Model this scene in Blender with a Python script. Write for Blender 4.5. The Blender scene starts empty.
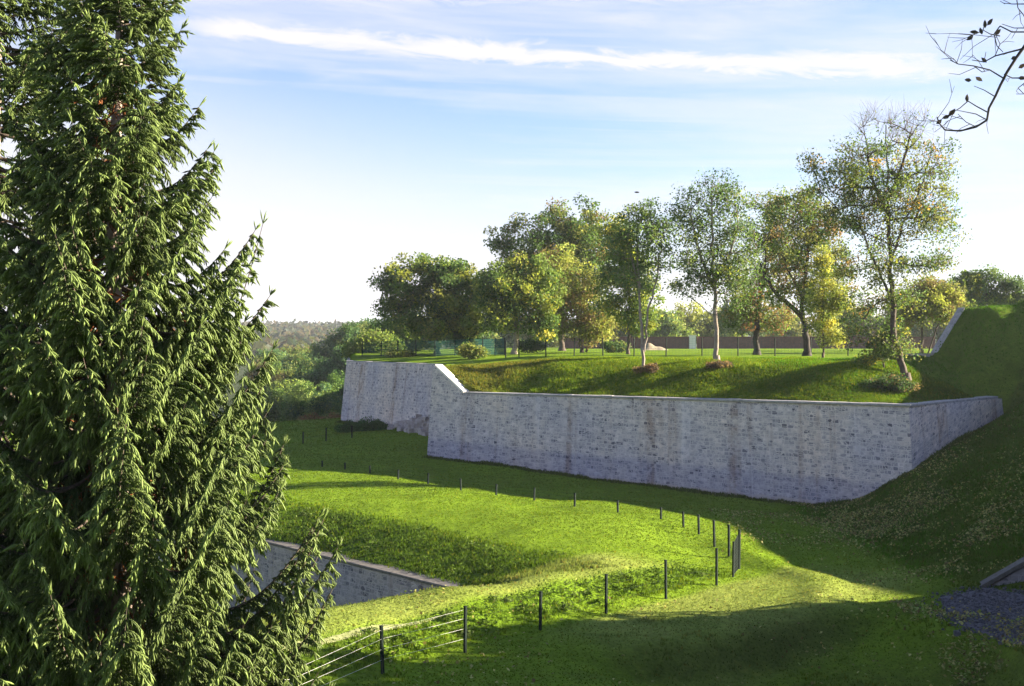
import bpy, math
import numpy as np
from math import radians as R

rng = np.random.default_rng(11)
scene = bpy.context.scene
COL = scene.collection
F = 1300.0          # focal length in pixels of the photograph's frame
H = 10.5            # eye height above the moat floor
CX, CY = 512.0, 343.0
SUN_EL = R(18.5)
SUN_H = np.array([0.985, 0.13]); SUN_H /= np.linalg.norm(SUN_H)

def P(px, py, D):
    """world point seen in direction (px, py) at distance D"""
    return np.array([(px - CX) / F * D, D, H - (py - CY) / F * D])

# ------------------------------------------------------------------ helpers
def link(o, parent=None):
    COL.objects.link(o)
    if parent is not None:
        o.parent = parent
    return o

def tag(o, label=None, cat=None, group=None, kind=None):
    if label: o['label'] = label
    if cat: o['category'] = cat
    if group: o['group'] = group
    if kind: o['kind'] = kind
    return o

def empty(name, loc=(0, 0, 0)):
    o = bpy.data.objects.new(name, None)
    o.location = tuple(float(v) for v in loc)
    o.empty_display_size = 0.3
    return link(o)

def mesh_np(name, V, faces_list, mat=None, parent=None, smooth=False, col=None, uv=None, origin=None):
    """faces_list: list of (n,k) int arrays; col: per-vertex (n,3); uv: per-vertex (n,2)"""
    V = np.asarray(V, dtype=np.float32)
    if origin is not None:
        V = V - np.asarray(origin, dtype=np.float32)
    me = bpy.data.meshes.new(name)
    loops = np.concatenate([f.reshape(-1) for f in faces_list]).astype(np.int32)
    sizes = np.concatenate([np.full(len(f), f.shape[1], dtype=np.int32) for f in faces_list])
    starts = np.concatenate([[0], np.cumsum(sizes)[:-1]]).astype(np.int32)
    me.vertices.add(len(V)); me.vertices.foreach_set('co', V.reshape(-1))
    me.loops.add(len(loops)); me.loops.foreach_set('vertex_index', loops)
    me.polygons.add(len(sizes)); me.polygons.foreach_set('loop_start', starts)
    me.polygons.foreach_set('use_smooth', np.full(len(sizes), bool(smooth)))
    if col is not None:
        a = me.attributes.new('Col', 'FLOAT_COLOR', 'POINT')
        c = np.ones((len(V), 4), dtype=np.float32); c[:, :3] = col
        a.data.foreach_set('color', c.reshape(-1))
    if uv is not None:
        u = me.uv_layers.new(name='UVMap')
        u.data.foreach_set('uv', np.asarray(uv, dtype=np.float32)[loops].reshape(-1))
    me.update(calc_edges=True)
    me.validate()
    if mat: me.materials.append(mat)
    o = bpy.data.objects.new(name, me)
    return link(o, parent)

def tubes(P0, P1, R0, R1, n=6):
    """separate tapered frusta, vectorised"""
    P0 = np.asarray(P0, float); P1 = np.asarray(P1, float)
    d = P1 - P0
    L = np.linalg.norm(d, axis=1, keepdims=True); L[L < 1e-6] = 1e-6
    d = d / L
    ref = np.where(np.abs(d[:, 2:3]) < 0.9, np.array([[0, 0, 1.0]]), np.array([[1.0, 0, 0]]))
    a = np.cross(d, ref); a /= np.linalg.norm(a, axis=1, keepdims=True)
    b = np.cross(d, a)
    ang = np.arange(n) * 2 * np.pi / n
    ring = a[:, None, :] * np.cos(ang)[None, :, None] + b[:, None, :] * np.sin(ang)[None, :, None]
    V0 = P0[:, None, :] + ring * np.asarray(R0)[:, None, None]
    V1 = P1[:, None, :] + ring * np.asarray(R1)[:, None, None]
    V = np.concatenate([V0, V1], axis=1).reshape(-1, 3)
    m = len(P0)
    base = (np.arange(m) * 2 * n)[:, None]
    i = np.arange(n); j = (i + 1) % n
    q = np.stack([i, i + n, j + n, j], axis=1)
    Q = (base[:, :, None] + q[None]).reshape(-1, 4)
    return V, Q

def boxes_np(C, hx, hy, hz, rot=None):
    """axis boxes at centres C with half sizes"""
    s = np.array([[-1,-1,-1],[1,-1,-1],[1,1,-1],[-1,1,-1],[-1,-1,1],[1,-1,1],[1,1,1],[-1,1,1]], float)
    C = np.atleast_2d(C)
    off = s * np.array([hx, hy, hz])
    if rot is not None:
        c, sn = math.cos(rot), math.sin(rot)
        off = np.stack([off[:,0]*c - off[:,1]*sn, off[:,0]*sn + off[:,1]*c, off[:,2]], 1)
    V = (C[:, None, :] + off[None]).reshape(-1, 3)
    q = np.array([[0,3,2,1],[4,5,6,7],[0,1,5,4],[1,2,6,5],[2,3,7,6],[3,0,4,7]])
    Q = (np.arange(len(C))[:, None, None] * 8 + q[None]).reshape(-1, 4)
    return V, Q

class Acc:
    def __init__(s): s.V = []; s.F = []; s.C = []; s.n = 0
    def add(s, V, Fc, col=None):
        s.V.append(V); s.F.append(Fc + s.n); s.n += len(V)
        if col is not None: s.C.append(np.broadcast_to(col, (len(V), 3)))
    def build(s, name, mat, parent=None, smooth=False, origin=None):
        by = {}
        for f in s.F: by.setdefault(f.shape[1], []).append(f)
        fl = [np.concatenate(v) for v in by.values()]
        return mesh_np(name, np.concatenate(s.V), fl, mat, parent, smooth, np.concatenate(s.C) if s.C else None, origin=origin)

def smooth01(a, b, x):
    t = np.clip((x - a) / (b - a), 0, 1)
    return t * t * (3 - 2 * t)

def vnoise(X, Y, seed=0):
    """cheap smooth value noise for terrain relief"""
    xi = np.floor(X).astype(np.int64); yi = np.floor(Y).astype(np.int64)
    fx = X - xi; fy = Y - yi
    fx = fx*fx*(3-2*fx); fy = fy*fy*(3-2*fy)
    def h(a, b):
        n = (a * 374761393 + b * 668265263 + seed * 1442695041) & 0x7fffffff
        n = ((n ^ (n >> 13)) * 1274126177) & 0x7fffffff
        return ((n ^ (n >> 16)) & 0xffff) / 65535.0
    return (h(xi,yi)*(1-fx)+h(xi+1,yi)*fx)*(1-fy) + (h(xi,yi+1)*(1-fx)+h(xi+1,yi+1)*fx)*fy

def fbm(X, Y, s, seed=0, oct=3):
    t = 0; a = 1; n = 0
    for k in range(oct):
        t = t + a * vnoise(X / s * 2**k + 17.3*k, Y / s * 2**k + 9.1*k, seed + k); n += a; a *= 0.5
    return t / n - 0.5

# ------------------------------------------------------------------ materials
def nodes_of(name):
    m = bpy.data.materials.new(name); m.use_nodes = True
    nt = m.node_tree; nt.nodes.clear()
    return m, nt

def N(nt, t, **kw):
    n = nt.nodes.new(t)
    for k, v in kw.items():
        if k.startswith('i_'):
            n.inputs[k[2:].replace('_', ' ')].default_value = v
        else:
            setattr(n, k, v)
    return n

def ramp(nt, fac, stops):
    r = N(nt, 'ShaderNodeValToRGB')
    el = r.color_ramp.elements
    while len(el) < len(stops): el.new(0.5)
    for e, (p, c) in zip(el, stops):
        e.position = p; e.color = (*c, 1) if len(c) == 3 else c
    nt.links.new(fac, r.inputs['Fac'])
    return r.outputs['Color']

def math_n(nt, op, a, b=None, c=None, clamp=False):
    n = N(nt, 'ShaderNodeMath', operation=op, use_clamp=clamp)
    for i, v in enumerate((a, b, c)):
        if v is None: continue
        if isinstance(v, (int, float)): n.inputs[i].default_value = v
        else: nt.links.new(v, n.inputs[i])
    return n.outputs[0]

def mix_rgb(nt, fac, a, b, mode='MIX'):
    n = N(nt, 'ShaderNodeMix', data_type='RGBA', blend_type=mode)
    for k, v in (('Factor', fac), ('A', a), ('B', b)):
        s = [x for x in n.inputs if x.name == k and (x.type == ('VALUE' if k == 'Factor' else 'RGBA'))][0]
        if isinstance(v, (int, float)): s.default_value = v
        elif isinstance(v, tuple): s.default_value = (*v, 1)
        else: nt.links.new(v, s)
    return [x for x in n.outputs if x.type == 'RGBA'][0]

def noise(nt, vec, scale, detail=4, rough=0.55, dist=0.0, dim='3D'):
    n = N(nt, 'ShaderNodeTexNoise', noise_dimensions=dim)
    n.inputs['Scale'].default_value = scale; n.inputs['Detail'].default_value = detail
    n.inputs['Roughness'].default_value = rough; n.inputs['Distortion'].default_value = dist
    if vec is not None: nt.links.new(vec, n.inputs['Vector'])
    return n.outputs['Fac']

def finish(nt, color, rough=0.8, spec=0.3, bump=None, bump_d=0.05, bump_s=0.6, trans=0.0, transcol=None):
    p = N(nt, 'ShaderNodeBsdfPrincipled')
    if isinstance(color, tuple): p.inputs['Base Color'].default_value = (*color, 1)
    else: nt.links.new(color, p.inputs['Base Color'])
    p.inputs['Roughness'].default_value = rough
    p.inputs['Specular IOR Level'].default_value = spec
    if bump is not None:
        b = N(nt, 'ShaderNodeBump'); b.inputs['Distance'].default_value = bump_d; b.inputs['Strength'].default_value = bump_s
        nt.links.new(bump, b.inputs['Height']); nt.links.new(b.outputs[0], p.inputs['Normal'])
    sh = p.outputs[0]
    if trans > 0:
        t = N(nt, 'ShaderNodeBsdfTranslucent')
        c = transcol if transcol is not None else color
        if isinstance(c, tuple): t.inputs['Color'].default_value = (*c, 1)
        else: nt.links.new(c, t.inputs['Color'])
        ms = N(nt, 'ShaderNodeMixShader'); ms.inputs[0].default_value = trans
        nt.links.new(sh, ms.inputs[1]); nt.links.new(t.outputs[0], ms.inputs[2]); sh = ms.outputs[0]
    o = N(nt, 'ShaderNodeOutputMaterial'); nt.links.new(sh, o.inputs['Surface'])

def attr_col(nt):
    return N(nt, 'ShaderNodeAttribute', attribute_name='Col').outputs['Color']

def mat_leaf(name, trans=0.35, rough=.55, spec=.2):
    m, nt = nodes_of(name)
    c = attr_col(nt)
    finish(nt, c, rough, spec, trans=trans)
    return m

def mat_ground():
    m, nt = nodes_of('grass_ground')
    tc = N(nt, 'ShaderNodeTexCoord').outputs['Object']
    a = attr_col(nt)
    n1 = noise(nt, tc, 0.16, 5, 0.6); n2 = noise(nt, tc, 1.3, 5, 0.65); n3 = noise(nt, tc, 9.0, 3, 0.6)
    v1 = math_n(nt, 'MULTIPLY_ADD', n1, 0.9, 0.55)
    v2 = math_n(nt, 'MULTIPLY_ADD', n2, 1.0, 0.5)
    v3 = math_n(nt, 'MULTIPLY_ADD', n3, 1.1, 0.45)
    v = math_n(nt, 'MULTIPLY', math_n(nt, 'MULTIPLY', v1, v2), v3)
    c = mix_rgb(nt, 1.0, a, N_comb(nt, v), 'MULTIPLY')
    dry = math_n(nt, 'MULTIPLY', ramp_val(nt, n2, 0.56, 0.75), 0.45)
    c = mix_rgb(nt, dry, c, mix_rgb(nt, 1.0, a, (1.5, 1.12, 1.3), 'MULTIPLY'))
    h = math_n(nt, 'ADD', n3, math_n(nt, 'MULTIPLY', n2, 1.5))
    finish(nt, c, 0.95, 0.04, h, 0.12, 0.7)
    return m

def N_comb(nt, v):
    n = N(nt, 'ShaderNodeCombineColor')
    for k in range(3): nt.links.new(v, n.inputs[k])
    return n.outputs[0]

def ramp_val(nt, v, a, b):
    n = N(nt, 'ShaderNodeMapRange', interpolation_type='SMOOTHSTEP')
    n.inputs['From Min'].default_value = a; n.inputs['From Max'].default_value = b
    nt.links.new(v, n.inputs['Value'])
    return n.outputs['Result']

def mat_wall(name, tint=(1, 1, 1), bw=0.45, rh=0.27, base_h=1.5, stains=True):
    """coursed rubble limestone; UV in metres (u along the wall, v above its foot)"""
    m, nt = nodes_of(name)
    uvn = N(nt, 'ShaderNodeUVMap', uv_map='UVMap').outputs[0]
    w = N(nt, 'ShaderNodeTexNoise'); w.inputs['Scale'].default_value = 1.1; w.inputs['Detail'].default_value = 3
    nt.links.new(uvn, w.inputs['Vector'])
    sub = N(nt, 'ShaderNodeVectorMath', operation='MULTIPLY_ADD'); nt.links.new(w.outputs['Color'], sub.inputs[0])
    sub.inputs[1].default_value = (0.09, 0.045, 0); nt.links.new(uvn, sub.inputs[2])
    b = N(nt, 'ShaderNodeTexBrick'); b.offset = 0.5; b.squash = 0.75; b.squash_frequency = 3; b.offset_frequency = 2
    b.inputs['Color1'].default_value = (0, 0, 0, 1); b.inputs['Color2'].default_value = (1, 1, 1, 1); b.inputs['Mortar'].default_value = (0.5, 0.5, 0.5, 1)
    b.inputs['Scale'].default_value = 1.0; b.inputs['Brick Width'].default_value = bw; b.inputs['Row Height'].default_value = rh
    b.inputs['Mortar Size'].default_value = 0.030; b.inputs['Mortar Smooth'].default_value = 0.6; b.inputs['Bias'].default_value = 0.0
    nt.links.new(sub.outputs[0], b.inputs['Vector'])
    sep = N(nt, 'ShaderNodeSeparateColor'); nt.links.new(b.outputs['Color'], sep.inputs[0])
    # irregular stones inside the courses: a stretched cell pattern varies colour from stone to stone
    cv = N(nt, 'ShaderNodeVectorMath', operation='MULTIPLY'); cv.inputs[1].default_value = (2.7, 5.2, 1); nt.links.new(sub.outputs[0], cv.inputs[0])
    vc = N(nt, 'ShaderNodeTexVoronoi', feature='F1'); vc.inputs['Scale'].default_value = 1.0; vc.inputs['Randomness'].default_value = .85; nt.links.new(cv.outputs[0], vc.inputs['Vector'])
    ve = N(nt, 'ShaderNodeTexVoronoi', feature='DISTANCE_TO_EDGE'); ve.inputs['Scale'].default_value = 1.0; ve.inputs['Randomness'].default_value = .85; nt.links.new(cv.outputs[0], ve.inputs['Vector'])
    vcs = N(nt, 'ShaderNodeSeparateColor'); nt.links.new(vc.outputs['Color'], vcs.inputs[0])
    tone = math_n(nt, 'MULTIPLY_ADD', vcs.outputs[0], .36, math_n(nt, 'MULTIPLY', sep.outputs[0], .64))
    stone = ramp(nt, tone, [(0.06, (0.12, 0.12, 0.145)), (0.18, (0.24, 0.235, 0.26)), (0.36, (0.34, 0.33, 0.345)), (0.55, (0.41, 0.39, 0.39)), (0.74, (0.48, 0.45, 0.435)), (0.94, (0.60, 0.57, 0.545))])
    n1 = noise(nt, uvn, 3.5, 5, 0.7)
    stone = mix_rgb(nt, 0.8, stone, ramp(nt, n1, [(0.25, (0.55, 0.55, 0.6)), (0.5, (1, 1, 1)), (0.8, (1.15, 1.1, 1.05))]), 'MULTIPLY')
    # patches of darker stones in groups
    n2 = noise(nt, uvn, 0.45, 4, 0.65)
    vor = N(nt, 'ShaderNodeTexVoronoi', feature='F1'); vor.inputs['Scale'].default_value = 2.6
    mp = N(nt, 'ShaderNodeVectorMath', operation='MULTIPLY'); mp.inputs[1].default_value = (0.8, 1.5, 1); nt.links.new(uvn, mp.inputs[0])
    nt.links.new(mp.outputs[0], vor.inputs['Vector'])
    vs = N(nt, 'ShaderNodeSeparateColor'); nt.links.new(vor.outputs['Color'], vs.inputs[0])
    dk = math_n(nt, 'MULTIPLY', math_n(nt, 'GREATER_THAN', vs.outputs[0], 0.87), math_n(nt, 'LESS_THAN', vor.outputs['Distance'], 0.36))
    dk = math_n(nt, 'MULTIPLY', dk, ramp_val(nt, n2, 0.50, 0.62))
    stone = mix_rgb(nt, math_n(nt, 'MULTIPLY', dk, 0.8), stone, (0.10, 0.11, 0.16))
    mort = ramp(nt, noise(nt, uvn, 2.0, 3), [(0.3, (0.46, 0.44, 0.42)), (0.7, (0.68, 0.65, 0.61))])
    joint = math_n(nt, 'MAXIMUM', math_n(nt, 'MULTIPLY', b.outputs['Fac'], .75), math_n(nt, 'MULTIPLY', math_n(nt, 'SUBTRACT', 1.0, ramp_val(nt, ve.outputs['Distance'], .02, .09)), .8))
    c = mix_rgb(nt, joint, stone, mort)
    su = N(nt, 'ShaderNodeSeparateXYZ'); nt.links.new(uvn, su.inputs[0])
    # lower courses of darker blue stone, pale footing at the very base
    wob = math_n(nt, 'MULTIPLY_ADD', noise(nt, uvn, 0.8, 4), 0.7, -0.35)
    vv = math_n(nt, 'ADD', su.outputs[1], wob)
    low = math_n(nt, 'SUBTRACT', 1.0, ramp_val(nt, vv, base_h - 0.25, base_h + 0.25))
    c = mix_rgb(nt, math_n(nt, 'MULTIPLY', low, 0.85), c, mix_rgb(nt, 1.0, c, (0.70, 0.72, 0.86), 'MULTIPLY'))
    foot = math_n(nt, 'SUBTRACT', 1.0, ramp_val(nt, vv, -0.15, 0.1))
    c = mix_rgb(nt, math_n(nt, 'MULTIPLY', foot, 0.7), c, (0.42, 0.37, 0.33))
    if stains:
        sx = N(nt, 'ShaderNodeCombineXYZ')
        nt.links.new(math_n(nt, 'MULTIPLY', su.outputs[0], 1.0), sx.inputs[0]); nt.links.new(math_n(nt, 'MULTIPLY', su.outputs[1], 0.05), sx.inputs[1])
        s1 = noise(nt, sx.outputs[0], 0.42, 4, 0.7)
        st = math_n(nt, 'MULTIPLY', ramp_val(nt, s1, 0.50, 0.66), 0.72)
        st = math_n(nt, 'MULTIPLY', st, ramp_val(nt, noise(nt, uvn, 0.9, 3), 0.25, 0.6))
        c = mix_rgb(nt, st, c, mix_rgb(nt, 1.0, c, (0.56, 0.43, 0.34), 'MULTIPLY'))
        pale = ramp_val(nt, noise(nt, sx.outputs[0], 0.8, 3, 0.6), 0.58, 0.72)
        c = mix_rgb(nt, math_n(nt, 'MULTIPLY', pale, .45), c, (0.68, 0.67, 0.68))
        big = noise(nt, uvn, 0.16, 3, 0.5)
        c = mix_rgb(nt, 1.0, c, ramp(nt, big, [(0.32, (0.76, 0.79, 0.94)), (0.52, (0.97, 0.96, 0.98)), (0.7, (1.08, 1.01, 0.94))]), 'MULTIPLY')
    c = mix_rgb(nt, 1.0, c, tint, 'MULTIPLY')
    hgt = math_n(nt, 'ADD', math_n(nt, 'SUBTRACT', 1.0, joint), math_n(nt, 'MULTIPLY', n1, 0.8))
    finish(nt, c, 0.85, 0.2, hgt, 0.04, 0.6)
    return m

def mat_noise(name, c1, c2, scale=6, rough=0.85, bump=0.02, spec=0.25, stretch=None, metal=0):
    m, nt = nodes_of(name)
    tc = N(nt, 'ShaderNodeTexCoord').outputs['Object']
    if stretch:
        mp = N(nt, 'ShaderNodeVectorMath', operation='MULTIPLY'); mp.inputs[1].default_value = stretch; nt.links.new(tc, mp.inputs[0]); tc = mp.outputs[0]
    n = noise(nt, tc, scale, 5, 0.65)
    c = ramp(nt, n, [(0.3, c1), (0.7, c2)])
    finish(nt, c, rough, spec, n, bump, 0.6)
    return m

M_GROUND = mat_ground()
M_WALL = mat_wall('scarp_masonry', tint=(1.20, 1.14, 1.08))
M_WALL2 = mat_wall('flank_masonry', tint=(1.22, 1.15, 1.07), base_h=0.2)
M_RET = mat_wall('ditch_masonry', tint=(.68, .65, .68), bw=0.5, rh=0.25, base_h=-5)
M_COPE = mat_noise('coping_stone', (0.22, 0.215, 0.215), (0.40, 0.39, 0.38), 3)
M_COPED = mat_noise('dark_coping_stone', (0.07, 0.065, 0.06), (0.15, 0.14, 0.13), 5)  # darker copy of the coping stone; on the wing wall it deepens the shade
M_COPEW = mat_noise('pale_coping_stone', (0.66, 0.62, 0.58), (0.80, 0.77, 0.72), 4)
M_BARK = mat_noise('grey_brown_bark', (0.045, 0.035, 0.028), (0.13, 0.10, 0.08), 9, bump=0.03, stretch=(1, 1, 0.25))
M_BARKP = mat_noise('pale_bark', (0.15, 0.12, 0.10), (0.34, 0.29, 0.24), 7, bump=0.015, stretch=(1, 1, 0.4))
M_BARKS = mat_noise('spruce_bark', (0.16, 0.12, 0.10), (0.34, 0.28, 0.24), 9, bump=0.02, stretch=(1, 1, 0.4))
M_BARKD = mat_noise('dark_twig_bark', (0.02, 0.018, 0.018), (0.06, 0.05, 0.045), 12, bump=0.01)
M_LEAF = mat_leaf('deciduous_leaves', 0.5)
M_NEEDLE = mat_leaf('spruce_needles', 0.22)
M_GRASS = mat_leaf('grass_blades', 0.40, .85, .05)
M_LITTER = mat_leaf('dry_leaves', 0.25)
M_POST = mat_noise('dark_green_paint', (0.004, 0.010, 0.008), (0.009, 0.020, 0.015), 14, 0.75, 0.002, 0.12)
M_TEAL = mat_noise('green_coated_steel', (0.006, 0.055, 0.048), (0.010, 0.08, 0.07), 14, 0.7, 0.002, 0.1)
M_WIRE = mat_noise('bright_galvanised_wire', (0.62, 0.62, 0.60), (0.8, 0.8, 0.78), 20, 0.4, 0.0, 0.5)
M_GRAVEL = mat_noise('gravel', (0.035, 0.035, 0.045), (0.16, 0.155, 0.17), 9, 0.9, 0.05)
M_PATH = mat_noise('worn_gravel_edge', (0.12, 0.15, 0.04), (0.26, 0.27, 0.13), 5, 0.9, 0.03)
M_BRICK = mat_noise('dull_red_brick', (0.085, 0.042, 0.038), (0.15, 0.075, 0.065), 3, 0.9, 0.02)
M_WHITE = mat_noise('white_render', (0.62, 0.60, 0.56), (0.75, 0.73, 0.70), 3)
M_SAND = mat_noise('pale_sand', (0.22, 0.18, 0.12), (0.33, 0.28, 0.20), 4)
M_RUBBLE = mat_noise('rubble_stone', (0.26, 0.22, 0.21), (0.46, 0.41, 0.39), 3)
M_BIRD = mat_noise('dark_plumage', (0.02, 0.02, 0.022), (0.05, 0.05, 0.05), 20)

# ------------------------------------------------------------------ terrain
def tps_fit(pts):
    pts = np.asarray(pts, float); X = pts[:, :2] / 10; n = len(X)
    d = np.linalg.norm(X[:, None] - X[None], axis=2)
    K = np.where(d > 0, d * d * np.log(d + 1e-12), 0) + np.eye(n) * 0.003
    A = np.zeros((n + 3, n + 3)); A[:n, :n] = K; A[:n, n] = 1; A[:n, n+1:] = X; A[n, :n] = 1; A[n+1:, :n] = X.T
    w = np.linalg.solve(A, np.concatenate([pts[:, 2], [0, 0, 0]]))
    return X, w

def tps_eval(fit, x, y):
    C, w = fit; n = len(C)
    sh = x.shape; x = x.reshape(-1) / 10; y = y.reshape(-1) / 10
    out = w[n] + w[n+1] * x + w[n+2] * y
    for k in range(n):
        r2 = (x - C[k, 0])**2 + (y - C[k, 1])**2
        out = out + w[k] * 0.5 * r2 * np.log(r2 + 1e-12)
    return out.reshape(sh)

# wall foot polyline (seen from the moat): far flank, set-back, long face, right return
WL = np.array([(-18.6, 141.0), (-6.6, 117.5), (-6.8, 104.0), (25.1, 81.0), (35.4, 93.4)])
F0 = np.array([-6.7, 39.5]); FD = np.array([16.7, 19.3]); FL = np.linalg.norm(FD); FD = FD / FL; FN = np.array([-FD[1], FD[0]])
def along(s, d): return F0 + FD * s + FN * d

front_pts = [
    # foot of the long wall
    (-6.8, 104, 1.38), (-0.4, 99.4, 1.1), (6.4, 94.5, .54), (12.3, 90.2, .25), (18.9, 85.4, 0.0), (21.5, 83.6, .25), (25.1, 81, 2.65), (29.5, 86.5, 3.9), (35.4, 93.4, 5.3),
    (-6.6, 117, 2.2), (-18.6, 141, 2.0), (-30, 141, 1.6), (-26, 122, 1.3), (-14, 122, 1.8),
    (-12, 104, 1.2), (-24, 104, 1.0), (-36, 110, 1.0),
    # sunken strip between wall and field
    (4, 90, .45), (-4, 94, .8), (9, 84, .3), (14, 78, 0.1), (14, 70, 0),
    # field
    (-10, 90, 1.1), (-18, 90, 1.1), (-10, 80, 1.05), (0, 76, 1.0), (3, 70, 1.05), (-5, 72, 1.0), (6, 66, .9), (3, 60, 1.0), (8, 72, .6), (9.3, 66.9, .15), (-14, 78, 1.0), (-22, 80, 1.0),
    # bank top and ditch wall top
    (-10.9, 73.9, .95), (-7.2, 69.3, .95), (-3.9, 66.4, .95), (-.85, 61.5, .95), (1.3, 58.6, .95),
    (-12.2, 68.2, -.1), (-7.4, 62.0, -.1), (-2.57, 55.7, .05), (-0.2, 53.4, .7),
    # moat floor by the gate and in front of the fence
    (10, 60.4, 0), (12.5, 64, 0), (11, 57, 0), (15, 58, 0), (0, 41, 0), (5, 46, 0), (10, 51, 0), (13, 46, -.3), (5, 40, -.4),
    (-4, 37.5, 0), (-8, 36, .2), (14, 52, 0.1),
    # toe of the right-hand slope and the slope itself
    (17.8, 47, .15), (18.6, 53.7, .3), (19.2, 62, .3), (20.3, 72, .3), (20.8, 79, .3),
    (23.6, 60, 2.2), (27, 70, 3.9), (26.5, 76, 3.4), (31.5, 80, 5.6), (34, 88, 6.0),
    (29, 59, 4.6), (36, 61, 7.4), (38, 68, 8.3), (37, 76, 8.4), (40.5, 88, 11.6), (39.6, 99.5, 12.8), (45, 70, 10.4), (43, 80, 11.0), (40.5, 84.5, 12.0), (44, 90, 12.8), (50, 90, 14), (50, 59, 11.6), (50, 105, 15.5), (42, 110, 14), (37.4, 96.5, 9.2),
    # gravel alcove, then rising ground further right
    (20, 49, .35), (23, 49.5, 1.2), (28, 50.5, 3.4), (36, 51.5, 5.5), (44, 51.3, 7.5),
    # near ground on the right, out of the picture, and the rampart under the viewer
    (17, 42, .25), (16.2, 38, .0), (18.2, 45.5, .2), (20.5, 42, 1.8), (29, 42.5, 4.6), (35, 46, 5.4), (34, 36, 7), (24, 36, 4.2), (19, 36, 2.0), (45, 42, 8), (16, 32, 2.0), (24, 28, 6), (32, 20, 9),
    (8, 33, 1.0), (0, 33, .9), (-8, 31, 1.2), (-16, 34, .5), (0, 26, 3.0), (8, 26, 3.4), (-8, 24, 2.3), (-7, 20, 3.4), (0, 18, 5.2), (8, 18, 5.5), (0, 10, 7.6), (7.5, 12, 7.2), (-8, 12, 6.2), (0, 3, 8.85), (0, -8, 9.0), (14, 6, 9.6), (-14, 4, 8.6), (14, 20, 5.5), (14, 27, 3.0),
    (-20, 24, 1.5), (-20, 50, 0), (-30, 60, 0), (-30, 40, 0), (-40, 20, 1.5), (-40, 80, 1),
]
for s in (0, 5, 10, 15, 20):
    p = along(s, 0); front_pts.append((p[0], p[1], 0.0))
    p = along(s, 1.9); front_pts.append((p[0], p[1], 1.0 if s < 18 else .85))
    p = along(s, -1.2); front_pts.append((p[0], p[1], 0.0))
for s in (0, 6, 12):
    p = along(s, 3.4); front_pts.append((p[0], p[1], 1.0))
fit_front = tps_fit(front_pts)

back_pts = []
Wd = (WL[3] - WL[2]); Wlen = np.linalg.norm(Wd); Wd /= Wlen; Wn = np.array([-Wd[1], Wd[0]])   # Wn points behind the wall
if Wn[1] < 0: Wn = -Wn
for t in (.12, .25, .4, .55, .7, .84, .96):
    b = WL[2] + Wd * Wlen * t
    for d, z in ((1.0, 6.5), (2.0, 6.75), (5.5, 8.2), (9.5, 9.0), (13, 9.15), (25, 9.3)):
        if t > .8 and d > (2.5 if t > .9 else 14): continue
        q = b + Wn * d; back_pts.append((q[0], q[1], z))
b = WL[2] + Wd * 0.3
for d, z in ((1, 8.5), (5, 8.6), (10, 8.7)):
    q = b + Wn * d; back_pts.append((q[0], q[1], z))
back_pts += [(-5.8, 112, 8.5), (-5.8, 118, 8.45), (-11, 127, 8.45), (-17.6, 141, 8.45), (-16, 143, 8.6), (-10, 130, 8.8), (-14, 150, 9.0), (0, 125, 9.15), (0, 140, 9.3), (20, 130, 9.3), (40, 140, 9.4), (10, 160, 9.4), (-18, 160, 9.2),
             (-24, 185, 9.2), (40, 170, 9.5), (35.8, 94.6, 6.75), (30.5, 89.0, 6.6), (26, 83.6, 6.5), (32.2, 101, 9.5), (27, 95.5, 8.6), (29, 103, 9.3), (30.5, 95, 7.9), (27.5, 89, 7.0), (24, 88, 7.4), (33, 95.5, 7.6)]
fit_back = tps_fit(back_pts)
# mound above the plateau, right of the stone kerb running up it (P..Q)
MP = np.array([32.7, 101.0]); MQ = np.array([35.5, 102.6])
MU = (MQ - MP) / np.linalg.norm(MQ - MP); MN = np.array([MU[1], -MU[0]])   # MN points towards the camera / right

def seg_dist(X, Y, a, b):
    ab = b - a; t = np.clip(((X - a[0]) * ab[0] + (Y - a[1]) * ab[1]) / (ab @ ab), 0, 1)
    return np.hypot(X - a[0] - t * ab[0], Y - a[1] - t * ab[1])

def in_poly(X, Y, poly):
    ins = np.zeros(X.shape, bool); n = len(poly)
    for i in range(n):
        x1, y1 = poly[i]; x2, y2 = poly[(i + 1) % n]
        if y1 == y2: continue
        c = ((y1 > Y) != (y2 > Y)) & (X < (x2 - x1) * (Y - y1) / (y2 - y1) + x1)
        ins ^= c
    return ins

PLAT = [tuple(p) for p in WL] + [(41, 99), (60, 112), (400, 140), (3000, 200), (3000, 700), (260, 700), (40, 430), (-4, 300), (-14, 225), (-24.5, 190)]
W0 = np.array([-12.2, 68.2]); W1 = np.array([-2.57, 55.7]); RD = (W1 - W0) / np.linalg.norm(W1 - W0); RN = np.array([-RD[1], RD[0]])
if RN[1] < 0: RN = -RN                    # behind the ditch wall (towards the field)
RA = W0 - RD * 30; RB = W1 + RD * 3.6
DITCH = [tuple(RA), tuple(RB), (1.5, 53.0), (-2.3, 50.3), (-6.3, 46.9), (-12, 41), (-26, 33), (-45, 60)]

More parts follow.
